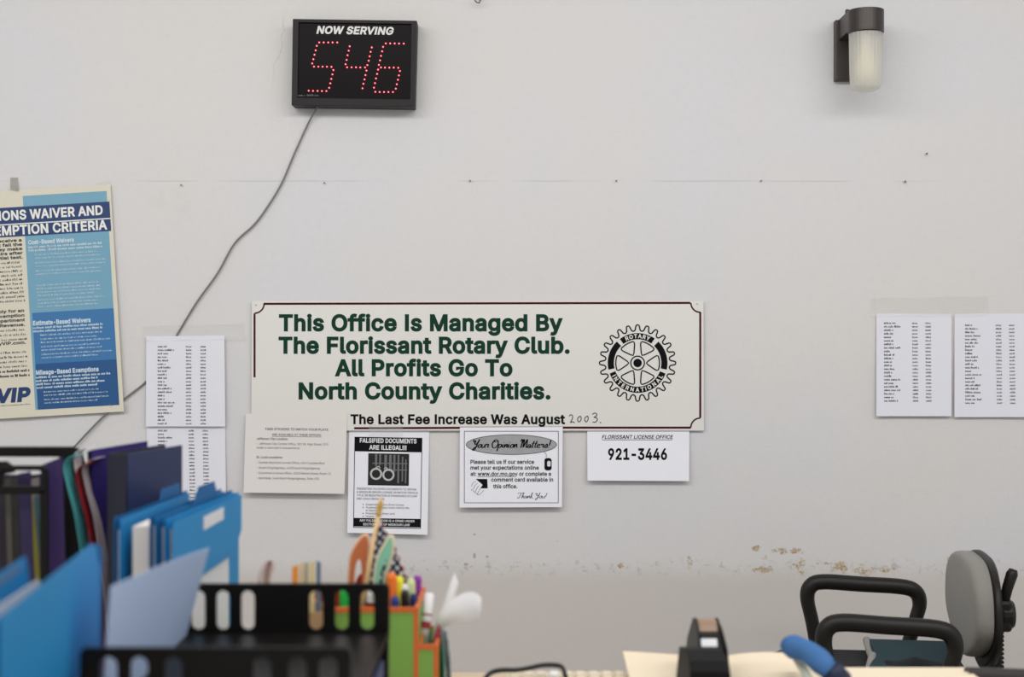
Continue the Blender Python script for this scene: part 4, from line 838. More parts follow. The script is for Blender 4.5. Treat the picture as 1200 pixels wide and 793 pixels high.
# seat
MB().prism(rrect(-.30, -.215, .15, .215, .07, 6), lambda a, b, t: Vector((a, b, t - (.03 * ((-.2 - a) / .1) ** 2 if a < -.2 else 0))), .425, .505).build('seat', CHAR, chair, bevel=.022, segs=4, local=True)
MB().prism(rrect(-.28, -.2, .13, .2, .06, 6), lambda a, b, t: Vector((a, b, t)), .408, .43).build('seat_pan', PLA, chair, bevel=.004, local=True)
MB().tube([(-.06, 0, .12), (-.06, 0, .26)], .03, 20).tube([(-.06, 0, .26), (-.06, 0, .41)], .016, 16).build('gas_column', PLA, chair, local=True)
for k in range(5):
    a = math.radians(72 * k + 20); ux, uy = math.cos(a), math.sin(a)
    MB().tube([(-.06 + ux * .02, uy * .02, .12), (-.06 + ux * .15, uy * .15, .10), (-.06 + ux * .28, uy * .28, .075)], [.026, .022, .017], 10).build('base_leg', PLA, chair, smooth=True, local=True)
    MB().lathe([(.018, -.02), (.027, -.017), (.027, .017), (.018, .02)], lambda x, y, h, ux=ux, uy=uy: Vector((-.06 + ux * .28 + x * ux - h * uy, uy * .28 + x * uy + h * ux, .027 + y)), 18).build('caster', PLA, chair, local=True)
# teal pad with pale trim on the seat
TEAL = mat('teal_cloth', (38, 62, 70), .95, .15, 300, .3, 500)
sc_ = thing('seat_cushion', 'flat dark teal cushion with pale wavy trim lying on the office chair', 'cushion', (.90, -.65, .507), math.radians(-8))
def wavy(y): return -.095 + .008 * math.sin(y * 15 + .9) + .10 * y
outl = [(.095, -.19), (.105, .19)] + [(wavy(y), y) for y in [.19 - .38 * k / 16 for k in range(17)]]
MB().prism(outl, lambda a, b, t: Vector((a, b, t)), .0, .030).build('cushion_body', TEAL, sc_, bevel=.006, segs=3, local=True)
MB().tube([(wavy(y) - .002, y, .018 + .008 * math.cos(y * 30)) for y in [-.19 + .38 * k / 40 for k in range(41)]], .0095, 10).build('trim', mat('pale_piping', (150, 148, 144), .9, .2, 300), sc_, smooth=True, local=True)
MB().grid(lambda u, v: Vector((-.07 + .15 * u, -.19 + .14 * v, .0305 + .024 * math.sin(math.pi * v) * max(0, 1 - abs(u - .38) / (.38 if u < .38 else .62)))), 16, 12).build('dark_peak', mat('peak_charcoal', (24, 27, 31), .95, .1), sc_, smooth=True, solid=.002, local=True)  # low dark peaked piece on the near side of the cushion

# ------------------------------------------------------------------ desk
DESKT = .75
dk = thing('desk', 'beige laminate desk top seen edge-on along the bottom of the photo', 'desk', (0, -2.3, 0))
LAM = mat('beige_laminate', (205, 184, 158), .5, .06, 12)
MB().box(-1.35, 1.35, -2.9, D * 0 - 1.69, .715, DESKT).build('desk_top', LAM, dk, bevel=.004)
for x in (-1.25, 1.21):
    for y in (-2.84, -1.79): MB().box(x, x + .04, y, y + .04, 0, .715).build('leg', mat('dark_metal', (52, 50, 48), .4, .05, metal=.6), dk, bevel=.003)
MB().box(-1.25, 1.25, -1.76, -1.745, .42, .715).build('modesty_panel', LAM, dk)

def Y(d): return d - D
def plane(d): return lambda a, b, t: P(a, b, d) + Vector((0, t, 0))
# ------------------------------------------------------------------ letter trays
TRAY = mat('tray_black', (15, 13, 12), .4, .08, 60, spec=.22)
X0, X1, YF, YR = -.379, -.141, Y(1.235), Y(1.62)
def oval(cx, w_, z0, z1):
    r = w_ / 2; return [(cx + r * math.cos(math.radians(a)), z1 - r + r * math.sin(math.radians(a))) for a in range(0, 181, 20)] + [(cx + r * math.cos(math.radians(a)), z0 + r + r * math.sin(math.radians(a))) for a in range(180, 361, 20)]
def tray(label, z, hr, hf, legz):
    t = thing('letter_tray', label, 'tray', ((X0 + X1) / 2, (YF + YR) / 2, z), 0, 'stacked black letter trays')
    xc = (X0 + X1) / 2
    MB().box(X0, X1, YF, YR, z, z + .004).build('floor_plate', TRAY, t)
    for nm, y, h, offs in (('rear_panel', YR, hr, (-.101, -.0725, -.044, .0345, .064, .0935)), ('front_panel', YF, hf, (-.094, -.067, -.037, .041, .072, .099))):
        out = [(X0, z), (X1, z)] + [(X1 - .006 + .006 * math.cos(a), z + h - .006 + .006 * math.sin(a)) for a in (0, .5, 1.05, 1.57)] + [(X0 + .006 + .006 * math.cos(a), z + h - .006 + .006 * math.sin(a)) for a in (1.57, 2.1, 2.6, 3.14)]
        MB().prism(out, lambda a, b, t_, y=y: Vector((a, y + t_, b)), -.002, .002, holes=[oval(xc + o, .0155, z + .008, z + h - .008) for o in offs]).build(nm, TRAY, t)
    for x in (X0, X1 - .003): MB().box(x, x + .003, YF, YR, z, z + .007).build('side_lip', TRAY, t)
    for x in (X0, X1 - .018):
        for y in (YF + .004, YR - .016): MB().box(x, x + .018, y, y + .012, legz, z).build('post', TRAY, t, bevel=.002)
    return t
tray('lower black letter tray of the stack, mostly below the edge of photo', .775, .06, .06, DESKT)
tray('upper black letter tray with oval slots, on top of the stack', .907, .061, .072, .779)
nb = thing('navy_box', 'small navy box in the lower letter tray', 'box', (-.165, Y(1.56), .779))
MB().box(-.187, -.146, Y(1.5), Y(1.585), .779, .88).build('box_body', mat('navy_card', (38, 52, 92), .6, .08), nb, bevel=.002)
MB().box(-.1885, -.1445, Y(1.4985), Y(1.5865), .868, .888).build('lid', mat('navy_lid', (46, 62, 108), .5, .08), nb, bevel=.002)

# ------------------------------------------------------------------ papers and folders at the left
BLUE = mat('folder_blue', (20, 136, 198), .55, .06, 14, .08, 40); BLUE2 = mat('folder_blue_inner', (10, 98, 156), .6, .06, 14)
def q3(px, py, d): return P(px, py, d)
def leaf(name, poly, A, B, m, parent=None, th=.0009, bow=0.0):
    """upright card: poly in (d,z); x is interpolated between A=(d,x) and B=(d,x)"""
    ds = [a for a, b in poly]
    def fn(a, b, t):
        k = (a - A[0]) / (B[0] - A[0]); return Vector((A[1] + (B[1] - A[1]) * k + t + bow * math.sin(math.pi * max(0, min(1, k))), Y(a), b))
    return MB().prism(poly, fn, -th / 2, th / 2).build(name, m, parent, smooth=False)
# pale blue sheet standing in the tray
def pale(u, v):
    tn, tf = Vector((-.3565, Y(1.25), 1.0297)), Vector((-.3447, Y(1.6), 1.0117)); bn, bf = Vector((-.366, Y(1.25), .9125)), Vector((-.371, Y(1.6), .9125))
    p = (bn + (bf - bn) * u) * (1 - v) + (tn + (tf - tn) * u) * v
    return p + Vector((.006 * math.sin(math.pi * u) * v, 0, .004 * math.sin(math.pi * u) * v))
tag(MB().grid(pale, 12, 8).build('paper_sheet', paper('pale_blue_paper', (190, 210, 242), .08), smooth=True, solid=.0008), 'pale blue paper sheet standing inside upper black letter tray', 'paper')

# front blue folder
f1 = thing('file_folder', 'big bright blue file folder at lower left, nearest of the folders', 'folder', (-.39, Y(1.2), .755), 0, 'blue file folders')
A, B = (1.0, -.3625 - .022), (1.4, -.4078)
leaf('front_cover', [(1.0, .755), (1.37, .755), (1.385, 1.02), (1.365, 1.05), (1.34, 1.054), (1.0, 1.051)], (1.0, -.3645), (1.4, -.4078), BLUE, f1)
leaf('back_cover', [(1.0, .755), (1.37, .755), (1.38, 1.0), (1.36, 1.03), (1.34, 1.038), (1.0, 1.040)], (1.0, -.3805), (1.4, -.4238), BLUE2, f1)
def spine(u, v):
    a = math.pi * u; z = .755 + (.27 + .02 * math.sin(a)) * v
    d0 = 1.37 + .015 * v; c = -.4125 - .0016 * v
    return Vector((c + .0082 * math.cos(a), Y(d0 + .026 * math.sin(a) * (1 - .25 * v * v)), z))
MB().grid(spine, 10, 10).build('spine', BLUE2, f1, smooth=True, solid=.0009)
f2 = thing('file_folder', 'blue file folder with raised tab behind the big folder at lower left', 'folder', (-.42, Y(1.2), .755), 0, 'blue file folders')
poly2 = [(.98, .755), (1.34, .755), (1.34, 1.0), (1.26, 1.02), (1.24, 1.058), (1.12, 1.058), (1.11, 1.045), (.98, 1.045)]
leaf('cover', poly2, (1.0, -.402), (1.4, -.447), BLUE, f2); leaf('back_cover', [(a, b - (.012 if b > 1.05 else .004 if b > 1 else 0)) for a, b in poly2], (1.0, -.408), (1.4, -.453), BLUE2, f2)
leaf('tab_sticker', [(1.14, 1.048), (1.22, 1.048), (1.22, 1.055), (1.14, 1.055)], (1.0, -.4014), (1.4, -.4464), mat('grey_label', (96, 128, 158), .6), f2, .0006)
tag(leaf('paper_sheet', [(1.0, .757), (1.3, .757), (1.3, .98), (1.225, 1.040), (1.0, 1.044)], (1.0, -.3885), (1.4, -.432), paper('white_sheet', (230, 232, 236))), 'white sheet peeking out between the two nearest blue folders', 'paper', 'loose white sheets')
tag(leaf('card_divider', [(1.0, .757), (1.24, .757), (1.24, .95), (1.0, .965)], (1.0, -.3555), (1.24, -.3830), mat('tan_card', (186, 140, 96), .8)), 'tan card edge in front of big blue folder at lower left', 'card')

# second group of blue folders
for i, (xn, xf, dn, df, zt, tab, lab) in enumerate((
        (-.400, -.3755, 1.66, 1.95, 1.034, None, 'blue file folder with white label, front of the middle group'),
        (-.411, -.387, 1.665, 1.96, 1.036, (1.80, 1.90), 'blue file folder with tab, second in the middle group'),
        (-.423, -.403, 1.67, 1.965, 1.037, (1.86, 1.95), 'blue file folder with tab, third in the middle group'),
        (-.468, -.452, 1.68, 1.97, 1.034, (1.86, 1.95), 'blue file folder at the back of the middle group by navy binder'))):
    f = thing('file_folder', lab, 'folder', ((xn + xf) / 2, Y((dn + df) / 2), .752), 0, 'blue file folders')
    A, B = (dn, xn), (df, xf)
    if i == 0: poly = [(dn, .940), (1.76, .951), (1.90, .957), (df - .025, .966), (df, .985), (df, zt), (dn, zt - .001)]
    else: poly = [(dn, .752), (df, .752), (df, zt), (dn, zt)]
    leaf('front_cover', poly, A, B, BLUE, f)
    top = [(dn, .752), (df + .012, .752), (df + .012, zt + .002)]
    if tab: top += [(tab[1], zt + .002), (tab[1] - .006, zt + .016), (tab[0] + .006, zt + .016), (tab[0], zt + .002)]
    top += [(dn, zt + .002)]
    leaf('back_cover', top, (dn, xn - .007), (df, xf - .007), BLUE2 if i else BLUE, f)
    if i == 0:
        leaf('label_sticker', [(1.775, 1.008), (1.862, 1.011), (1.862, 1.027), (1.775, 1.025)], (dn, xn + .0011), (df, xf + .0011), mat('label_white', (226, 228, 232), .6), f, .0005)
    tag(leaf('paper_sheet', [(dn + .004, .753), (df - (.05 if i == 0 else .004), .753), (df - (.05 if i == 0 else .004), zt - .012), (dn + .004, zt - .010 - .004 * (i == 3))], (dn, xn - .0035), (df, xf - .0035), paper('white_sheet', (0, 0, 0))), ('white pages showing below slanted cover of the labelled blue folder', 'white pages inside second blue folder of the middle group', 'white pages inside third blue folder of the middle group', 'white pages in the rearmost blue folder by navy binder')[i], 'paper', 'loose white sheets')
pk = MB()
for k in range(3): pk.add([P(150 + k * 8, 610 - k * 4, 1.70 + .0 * k)], [])
# curved bundle of white pages between back folders
tag(leaf('paper_bundle', [(1.69, .753), (1.93, .753), (1.93, 1.028), (1.69, 1.024)], (1.69, -.446), (1.95, -.429), paper('page_white', (224, 218, 212)), th=.020), 'thick bundle of white pages between the rear blue folders', 'paper')

# navy binder
nv = thing('binder', 'navy ring binder standing tall in front of the left rate list', 'binder', (-.50, Y(1.95), .752))
NAVY = mat('navy_vinyl', (46, 54, 88), .42, .06, 20); 
def bfn(dx):  # binder frame: front cover from near-left to far-right
    return lambda a, b, t: Vector((-.519 + (.050) * a - t * .9, Y(1.895 + .105 * a + t * .43), b))
MB().prism([(0, .752), (1, .752), (1, 1.0985), (0, 1.0945)], bfn(0), 0, .0025).build('front_cover', NAVY, nv)
MB().prism([(0, .752), (1, .752), (1, 1.0985), (0, 1.0945)], bfn(0), .030, .0325).build('back_cover', mat('navy_dark', (24, 26, 44), .45), nv)
MB().prism([(-.012, .752), (.012, .752), (.012, 1.0945), (-.012, 1.0945)], bfn(0), 0, .0325).build('spine', mat('navy_dark', (0, 0, 0)), nv)
MB().prism([(.03, .757), (.95, .757), (.95, 1.085), (.03, 1.082)], bfn(0), .004, .026).build('page_block', mat('page_white2', (216, 214, 210), .8), nv)
# purple folder and curved papers to its left
PUR = mat('purple_vinyl', (50, 40, 104), .4, .08, 20)
pf = thing('file_folder', 'deep purple folder standing upright left of navy binder', 'folder', (-.56, Y(1.98), .752))
MB().prism([(0, .752), (1, .752), (1, 1.102), (0, 1.094)], lambda a, b, t: Vector((-.588 + .062 * a - t, Y(1.97 + .06 * a + t * .5), b)), 0, .002).build('front_cover', PUR, pf)
MB().prism([(0, .752), (1, .752), (1, 1.100), (0, 1.092)], lambda a, b, t: Vector((-.588 + .062 * a - t, Y(1.97 + .06 * a + t * .5), b)), .006, .008).build('back_cover', mat('purple_dark', (36, 30, 70), .5), pf)
for i, (c3, off3, lab) in enumerate((((96, 190, 190), -.010, 'teal paper curling over, left of the purple folder'), ((178, 56, 66), .004, 'red paper curling over between teal paper and purple folder'), ((236, 230, 232), -.004, 'white paper curling over behind the teal paper'), ((206, 192, 196), .012, 'greyish pink paper curling over next to purple folder'))):
    path = smoothpath([(-.572, .80), (-.577, .90), (-.590, 1.0), (-.602, 1.05), (-.607, 1.078), (-.600, 1.090), (-.586, 1.094)], 5)
    n = len(path) - 1
    def cf(u, v, path=path, off3=off3, n=n, i=i):
        k = min(n, int(round(v * n))); a, b = path[k]
        return Vector((a + off3, Y((1.935, 1.945, 1.960, 1.95)[i] + .034 * u), b + (-.004, -.016, .004, -.010)[i]))
    tag(MB().grid(cf, 4, n).build('paper_sheet', paper('curl_%d' % i, c3, .15), smooth=True, solid=.0008), lab, 'paper', 'curling coloured papers')
    
# black magazine holder
hd = thing('file_holder', 'black plastic file holder with open frames at the left edge', 'holder', (-.72, Y(1.92), .752))
zb = CY + F * (H - .752) / 2.0
MB().prism([(-60, 523), (86, 523), (95, 527), (99, 540), (112, 590), (128, 640), (134, 700), (134, zb), (-60, zb)], plane(2.0), -.004, .004, holes=[[(-50, 535), (70, 535), (73, 540), (74, 700), (70, 710), (-50, 710)]]).build('rear_frame', TRAY, hd, bevel=.002)
zb2 = CY + F * (H - .752) / 1.88
MB().prism([(-60, 545), (50, 545), (56, 549), (57, 574), (52, 579), (-60, 579)], plane(1.88), -.003, .003, holes=[[(3, 554), (6, 551), (47, 551), (49, 554), (49, 566), (47, 569), (3, 569)]]).build('cross_frame', TRAY, hd, bevel=.0015)
a0 = P(57, 560, 1.88); a1 = P(74, 560, 2.0)
MB().box(-.90, -.612, Y(1.87), Y(2.004), .752, .757).build('base_plate', TRAY, hd)
MB().prism([(-55, 556), (40, 556), (60, 553), (71, 546), (74, zb - 10), (-55, zb - 10)], plane(1.992), -.0015, .0015).build('dark_fill', mat('dark_fill_purple', (34, 29, 42), .6, .1), hd)  # added dark plate, darkens the holder by closing bright gaps behind its contents
for px in (-55, 52):
    q = P(px, 575, 1.88); MB().box(q.x - .005, q.x + .005, q.y - .003, q.y + .003, .757, q.z).build('post', TRAY, hd)
q = P(0, 545, 1.88); MB().prism([(-40, 552), (-10, 541), (8, 540), (16, 546), (18, 553), (4, 556)], plane(1.885), -.004, .004).build('clip', TRAY, hd, bevel=.002)
for i, (c3, xa, xb, top, lab, nm) in enumerate((((50, 32, 84), 48, 73, 543, 'purple plastic folder inside the black file holder', 'file_folder'), ((44, 36, 78), 22, 36, 553, 'violet folder inside black file holder behind its cross bar', 'file_folder'), ((78, 74, 70), 6, 12, 560, 'grey paper edge standing in the black file holder', 'paper_sheet'), ((58, 58, 56), 13, 20, 560, 'dark grey paper edge standing in black file holder', 'paper_sheet'), ((150, 146, 44), 33, 37.5, 583, 'yellow card edge slanting in the black file holder', 'card_divider'), ((74, 112, 116), 40, 45, 580, 'grey teal card edge slanting in black file holder', 'card_divider'), ((96, 40, 74), 46, 49, 580, 'plum card edge slanting in the black file holder', 'card_divider'), ((120, 112, 112), 33, 46, 560, 'pale paper top behind the cross frame of black file holder', 'paper_sheet'))):
    d0 = 1.90 + .012 * i
    sl = 10 if i in (4, 5, 6) else 3
    zb3 = CY + F * (H - .757) / d0
    k = (zb3 - top) / 100
    tag(MB().prism([(xa, top + 2), (xb, top - (8 if i == 0 else 1)), (xb + sl * k, zb3), (xa + sl * k, zb3)], plane(d0), -.001, .001).build(nm, mat('holder_%d' % i, c3, .6, .08)), lab, 'folder' if nm == 'file_folder' else 'paper' if nm == 'paper_sheet' else 'card')

# ------------------------------------------------------------------ green pencil organiser
GRN = mat('green_paint', (124, 170, 80), .5, .06, 20); ORA = mat('orange_edge', (206, 104, 50), .5, .05, 30); LIN = mat('red_lining', (140, 56, 32), .6, .08, 30)
og = thing('desk_organiser', 'green box pen organiser with orange edges and side pocket', 'organiser', (-.18, Y(1.88), DESKT))
def bin_(x0, x1, y0, y1, z0, z1, nm):
    w_ = .004
    for n2, bx in (('front', (x0, x1, y0, y0 + w_)), ('back', (x0, x1, y1 - w_, y1)), ('side', (x0, x0 + w_, y0 + w_, y1 - w_)), ('side', (x1 - w_, x1, y0 + w_, y1 - w_))):
        MB().box(*bx, z0, z1).build(n2 + '_panel', GRN, og)
    MB().box(x0 + w_, x1 - w_, y0 + w_, y1 - w_, z0, z0 + w_).build('bottom', GRN, og)
    # coloured lining
    for bx in ((x0 + w_, x1 - w_, y1 - w_ - .001, y1 - w_), (x0 + w_, x0 + w_ + .001, y0 + w_, y1 - w_), (x1 - w_ - .001, x1 - w_, y0 + w_, y1 - w_)):
        MB().box(*bx, z0 + w_, z1 - .001).build('lining', LIN if nm == 'main' else GRN, og)
    t = .0034
    rim = MB()
    rim.box(x0 - .0006, x1 + .0006, y0 - .0008, y0 + w_ + .0004, z1 - .0055, z1 + .0008).box(x0 - .0006, x1 + .0006, y1 - w_ - .0004, y1 + .0008, z1 - .0055, z1 + .0008)
    rim.box(x0 - .0009, x0 + w_ + .0004, y0 - .0002, y1, z1 - .0054, z1 + .0006).box(x1 - w_ - .0004, x1 + .0009, y0 - .0002, y1, z1 - .0054, z1 + .0006)
    rim.box(x1 - .0055, x1 + .0007, y0 - .0006, y0 + .003, z0, z1 - .005)
    rim.build('orange_rim', ORA, og)
bin_(-.262, -.1205, Y(1.80), Y(1.95), DESKT, .905, 'main')
bin_(-.1202, -.0950, Y(1.80), Y(1.92), DESKT, .8575, 'pocket')

def marker(name, label, cat, base, top, r, body, cap, capfrac=.3, tipm=None, group='pens in the green organiser'):
    b3, t3 = Vector(base), Vector(top); t = thing(name, label, cat, base, 0, group); v = t3 - b3
    MB().tube([b3, b3 + v * (1 - capfrac)], r, 14).build('barrel', body, t, smooth=False, bevel=.0008)
    MB().tube([b3 + v * (1 - capfrac), b3 + v * .97, t3], [r * 1.08, r * 1.06, r * .72], 14).build('cap', cap, t, smooth=False, bevel=.0008)
C = lambda n, c: mat(n, c, .35, .03)
WHP, BKP = C('pen_white', (226, 224, 222)), C('pen_black', (26, 25, 28))
def M_(label, px, py, d, bx, r, body, cap, cf=.3, name='marker_pen', cat='pen'):
    tp = P(px, py, d); marker(name, label, cat, (tp.x + bx, tp.y - .005, .756), tp, r, body, cap, cf)
M_('orange highlighter standing in the green organiser below the flag', 459, 671, 1.842, .004, .0062, C('hl_orange', (238, 118, 40)), C('hl_orange', (0, 0, 0)))
M_('yellow highlighter standing in the green organiser below the flag', 467, 675, 1.85, .003, .0066, C('hl_yellow', (236, 226, 50)), C('hl_yellow', (0, 0, 0)))
M_('pale grey marker right of the yellow highlighter', 481.5, 678, 1.86, -.002, .0058, C('pen_grey', (196, 200, 200)), C('pen_lime', (206, 214, 160)))
M_('purple marker at right corner of the green organiser', 489.5, 674, 1.925, -.006, .0056, C('pen_navy', (40, 44, 96)), C('pen_purple', (146, 58, 160)), .22)
M_('short black capped pen right of the yellow highlighter', 474.5, 691, 1.835, .003, .0052, BKP, BKP)
M_('white pen with flat top in front of the flag stripes', 474, 684, 1.85, .001, .0055, WHP, WHP)
M_('short navy pen low in the green organiser', 485, 695, 1.84, .002, .0050, C('pen_navy', (0, 0, 0)), C('pen_navy', (0, 0, 0)))
M_('short blue pen low below the orange highlighter', 463, 698, 1.825, .002, .0050, C('pen_blue', (44, 62, 128)), C('pen_blue', (0, 0, 0)))
M_('green marker glimpsed through a slot of the black tray', 404, 689, 1.87, .0, .0062, C('pen_green', (44, 186, 76)), C('pen_green', (0, 0, 0)))
M_('white tipped pen glimpsed through the rightmost slot of black tray', 437, 691, 1.86, -.004, .0072, C('pen_red', (140, 40, 30)), WHP, .1)
M_('brown pen glimpsed through a slot of the black tray', 371, 690, 1.87, .004, .0065, C('pen_brown', (128, 62, 34)), C('pen_brown', (0, 0, 0)))
def scissors(label, pts, hole, d, m, edge):
    e = P(sum(p[0] for p in pts) / len(pts), 700, d); t = thing('scissors', label, 'scissors', (e.x, e.y, .756), 0, 'scissors in the green organiser')
    po = smoothpath(pts, 3, True); MB().prism(po, plane(d), -.0035, .0035, holes=[smoothpath(hole, 3, True)]).build('handle_loop', m, t)
    MB().tube([P(a_, b_, d) for a_, b_ in po], .0030, 8, closed=True).build('handle_rim', edge, t, smooth=True)
    MB().prism([(-.006, e.z + .004), (.006, e.z + .004), (.004, .84), (.0005, .758), (-.004, .84)], lambda a, b, t_: Vector((e.x + a, e.y + t_, b)), -.001, .001).build('blade', mat('steel', (170, 172, 176), .25, .03, metal=.9), t)
PEACH = C('handle_peach', (226, 178, 144))
scissors('scissors with orange handle loop behind the black tray', [(411, 700), (410.5, 665), (413, 648), (421, 634), (429, 627), (431.5, 640), (429, 660), (429, 700)], [(415.5, 688), (415.5, 672), (418, 659), (422, 655), (424, 668), (423.5, 690)], 1.90, C('handle_orange', (204, 118, 74)), PEACH)
scissors('scissors with mint green handle loop in front of the flag', [(439.5, 700), (440.5, 668), (445, 650), (452, 637), (458.5, 628), (460, 642), (456, 660), (451, 678), (450, 700)], [(444.5, 692), (445, 676), (449, 662), (453, 655), (452, 668), (447.5, 684)], 1.85, C('handle_mint', (138, 200, 170)), C('rim_cream', (222, 206, 178)))
bx = P(420, 693, 1.92)
tag(MB().prism([(412, 691), (420, 674), (428, 668), (436, 680), (440, 705), (440, 800), (412, 800)], plane(1.925), -.004, .004).build('eraser_block', C('block_red', (150, 46, 36)), bevel=.002), 'dark red flat block behind the orange scissors handle', 'block')

# ------------------------------------------------------------------ little flag
fl = thing('desk_flag', 'small national flag with stars and stripes on a gold-tipped wooden stick', 'flag', tuple(P(420, 790, 1.88)))
fd = 1.88
MB().tube([P(413, 780, fd), P(443.5, 603, fd)], .0034, 10).build('stick', mat('pale_wood', (214, 178, 128), .6, .1, 80), fl, smooth=True)
tip0, tip1 = P(443.3, 604, fd), P(447.3, 583, fd); tv = tip1 - tip0
MB().tube([tip0, tip0 + tv * .12, tip0 + tv * .2, tip0 + tv * .45, tip0 + tv * .8, tip1], [.0036, .0046, .0030, .0044, .0028, .0008], 10).build('finial', mat('gold_plastic', (206, 166, 84), .35, .05, metal=.4), fl, smooth=True)
fm = bpy.data.materials.new('flag_cloth'); fm.use_nodes = True; nt = fm.node_tree; N = nt.nodes; L = nt.links
uv = N.new('ShaderNodeUVMap'); uv.uv_map = 'flag'; sep = N.new('ShaderNodeSeparateXYZ'); L.new(uv.outputs[0], sep.inputs[0])
def MM(op, a, b=None):
    n = N.new('ShaderNodeMath'); n.operation = op
    for i, v in enumerate((a, b)):
        if v is None: continue
        if isinstance(v, (int, float)): n.inputs[i].default_value = v
        else: L.new(v, n.inputs[i])
    return n.outputs[0]
U, V = sep.outputs[0], sep.outputs[1]          # U along the fly 0..1, V down the hoist 0..1
uv2 = N.new('ShaderNodeUVMap'); uv2.uv_map = 'weave'; sep2 = N.new('ShaderNodeSeparateXYZ'); L.new(uv2.outputs[0], sep2.inputs[0])
SU, SV = sep2.outputs[0], sep2.outputs[1]
stripe = MM('LESS_THAN', MM('MODULO', MM('MULTIPLY', MM('ADD', V, U), 9.0), 1.0), .5)
cant = MM('MULTIPLY', MM('LESS_THAN', MM('ADD', SV, MM('MULTIPLY', SU, -.35)), 7.0), MM('GREATER_THAN', V, .035))
def stars(ou, ov):
    a = MM('SUBTRACT', MM('FRACT', MM('ADD', SU, ou)), .5); b = MM('SUBTRACT', MM('FRACT', MM('ADD', SV, ov)), .5)
    return MM('LESS_THAN', MM('ADD', MM('MULTIPLY', a, a), MM('MULTIPLY', b, b)), .042)
star = MM('MAXIMUM', stars(0, 0), stars(.5, .5))
def MX(f, a, b):
    n = N.new('ShaderNodeMix'); n.data_type = 'RGBA'; L.new(f, n.inputs[0])
    for i, v in ((6, a), (7, b)):
        if isinstance(v, tuple): n.inputs[i].default_value = (*lin(v), 1)
        else: L.new(v, n.inputs[i])
    return n.outputs[2]
col = MX(cant, MX(stripe, (222, 216, 214), (150, 32, 44)), MX(star, (28, 30, 48), (206, 208, 214)))
L.new(col, N['Principled BSDF'].inputs['Base Color']); N['Principled BSDF'].inputs['Roughness'].default_value = .8
nu, nv_ = 36, 26
h0, h1 = (443.2, 605), (427.5, 698)
def flagpt(u, v):
    hx, hy = h0[0] + (h1[0] - h0[0]) * v, h0[1] + (h1[1] - h0[1]) * v
    px = hx + 45 * u - 12 * u * v; py = hy + 90 * u - 14 * math.sin(u * 3.1) * (1 - v) * .35
    return P(px, py, fd) + Vector((0, -.010 * math.sin(u * 11 + v * 4) * u ** .5 - .012 * u, 0))
vs = [flagpt(i / nu, j / nv_) for j in range(nv_ + 1) for i in range(nu + 1)]
fcs = [(j * (nu + 1) + i, j * (nu + 1) + i + 1, (j + 1) * (nu + 1) + i + 1, (j + 1) * (nu + 1) + i) for j in range(nv_) for i in range(nu)]
fo = MB().add(vs, fcs).build('cloth', fm, fl, smooth=True)
ul = fo.data.uv_layers.new(name='flag'); ul2 = fo.data.uv_layers.new(name='weave')
ul = fo.data.uv_layers['flag']; ul2 = fo.data.uv_layers['weave']
for lp in fo.data.loops:
    k = lp.vertex_index; uu, vv = (k % (nu + 1)) / nu, (k // (nu + 1)) / nv_; ul.data[lp.index].uv = (uu, vv)
    ul2.data[lp.index].uv = ((-16 * vv + 45 * uu - 12 * uu * vv + 40) / 10.5, (93 * vv + 90 * uu) / 10.5)

# ------------------------------------------------------------------ papers in the side pocket
RW = paper('roll_white', (242, 241, 244), .1)
ro = thing('paper_roll', 'rolled white paper with red print standing in the side pocket', 'paper', tuple(P(497, 770, 1.87)))
ra, rb = P(494, 768, 1.865), P(503, 697, 1.885)
MB().tube([ra, rb, rb + (rb - ra) * .03], [.0066, .0068, .0050], 18).build('roll', RW, ro, smooth=True)
MB().tube([ra + (rb - ra) * .44, ra + (rb - ra) * .56], .0071, 18).tube([ra + (rb - ra) * .66, ra + (rb - ra) * .69], .0071, 18).build('red_print', mat('red_print', (160, 48, 52), .6, .15, 300), ro)
def ribbon(name, A, B, dA, dB, m, label, cat='paper', group='papers in the side pocket', th=.0005, parent=None):
    a = smoothpath(A, 6); b = smoothpath(B, 6); n = len(a) - 1
    def fn(u, v):
        k = min(n, int(round(u * n))); tt = k / n
        pa = P(a[k][0], a[k][1], dA[0] + (dA[1] - dA[0]) * tt); pb = P(b[k][0], b[k][1], dB[0] + (dB[1] - dB[0]) * tt)
        return pa + (pb - pa) * v + Vector((0, -.006 * math.sin(math.pi * v), 0))
    o = MB().grid(fn, n, 6).build(name, m, parent, smooth=True, solid=th)
    return tag(o, label, cat, group) if label else o
ribbon('paper_strip', [(504, 765), (508, 738), (516, 716), (529, 703), (543, 695), (553, 693.5), (560, 696), (564, 701)], [(508, 765), (514, 746), (522, 735), (532, 731), (542, 729), (551, 727), (558, 725), (562, 725)], (1.88, 1.80), (1.87, 1.79), RW, 'wide white receipt bending over from the side pocket')
ribbon('paper_strip', [(508, 768), (512, 735), (519, 710), (527, 685), (533, 671)], [(513, 768), (517, 737), (523, 722), (532, 700), (537.5, 683)], (1.90, 1.92), (1.895, 1.91), RW, 'narrow white slip sticking straight up from the side pocket')
ribbon('paper_strip', [(504, 772), (507, 752), (511, 738), (514, 730)], [(509, 772), (513, 755), (516, 746), (518, 741)], (1.85, 1.85), (1.845, 1.845), paper('pink_slip', (196, 80, 96), .1), 'small red slip low in the side pocket')
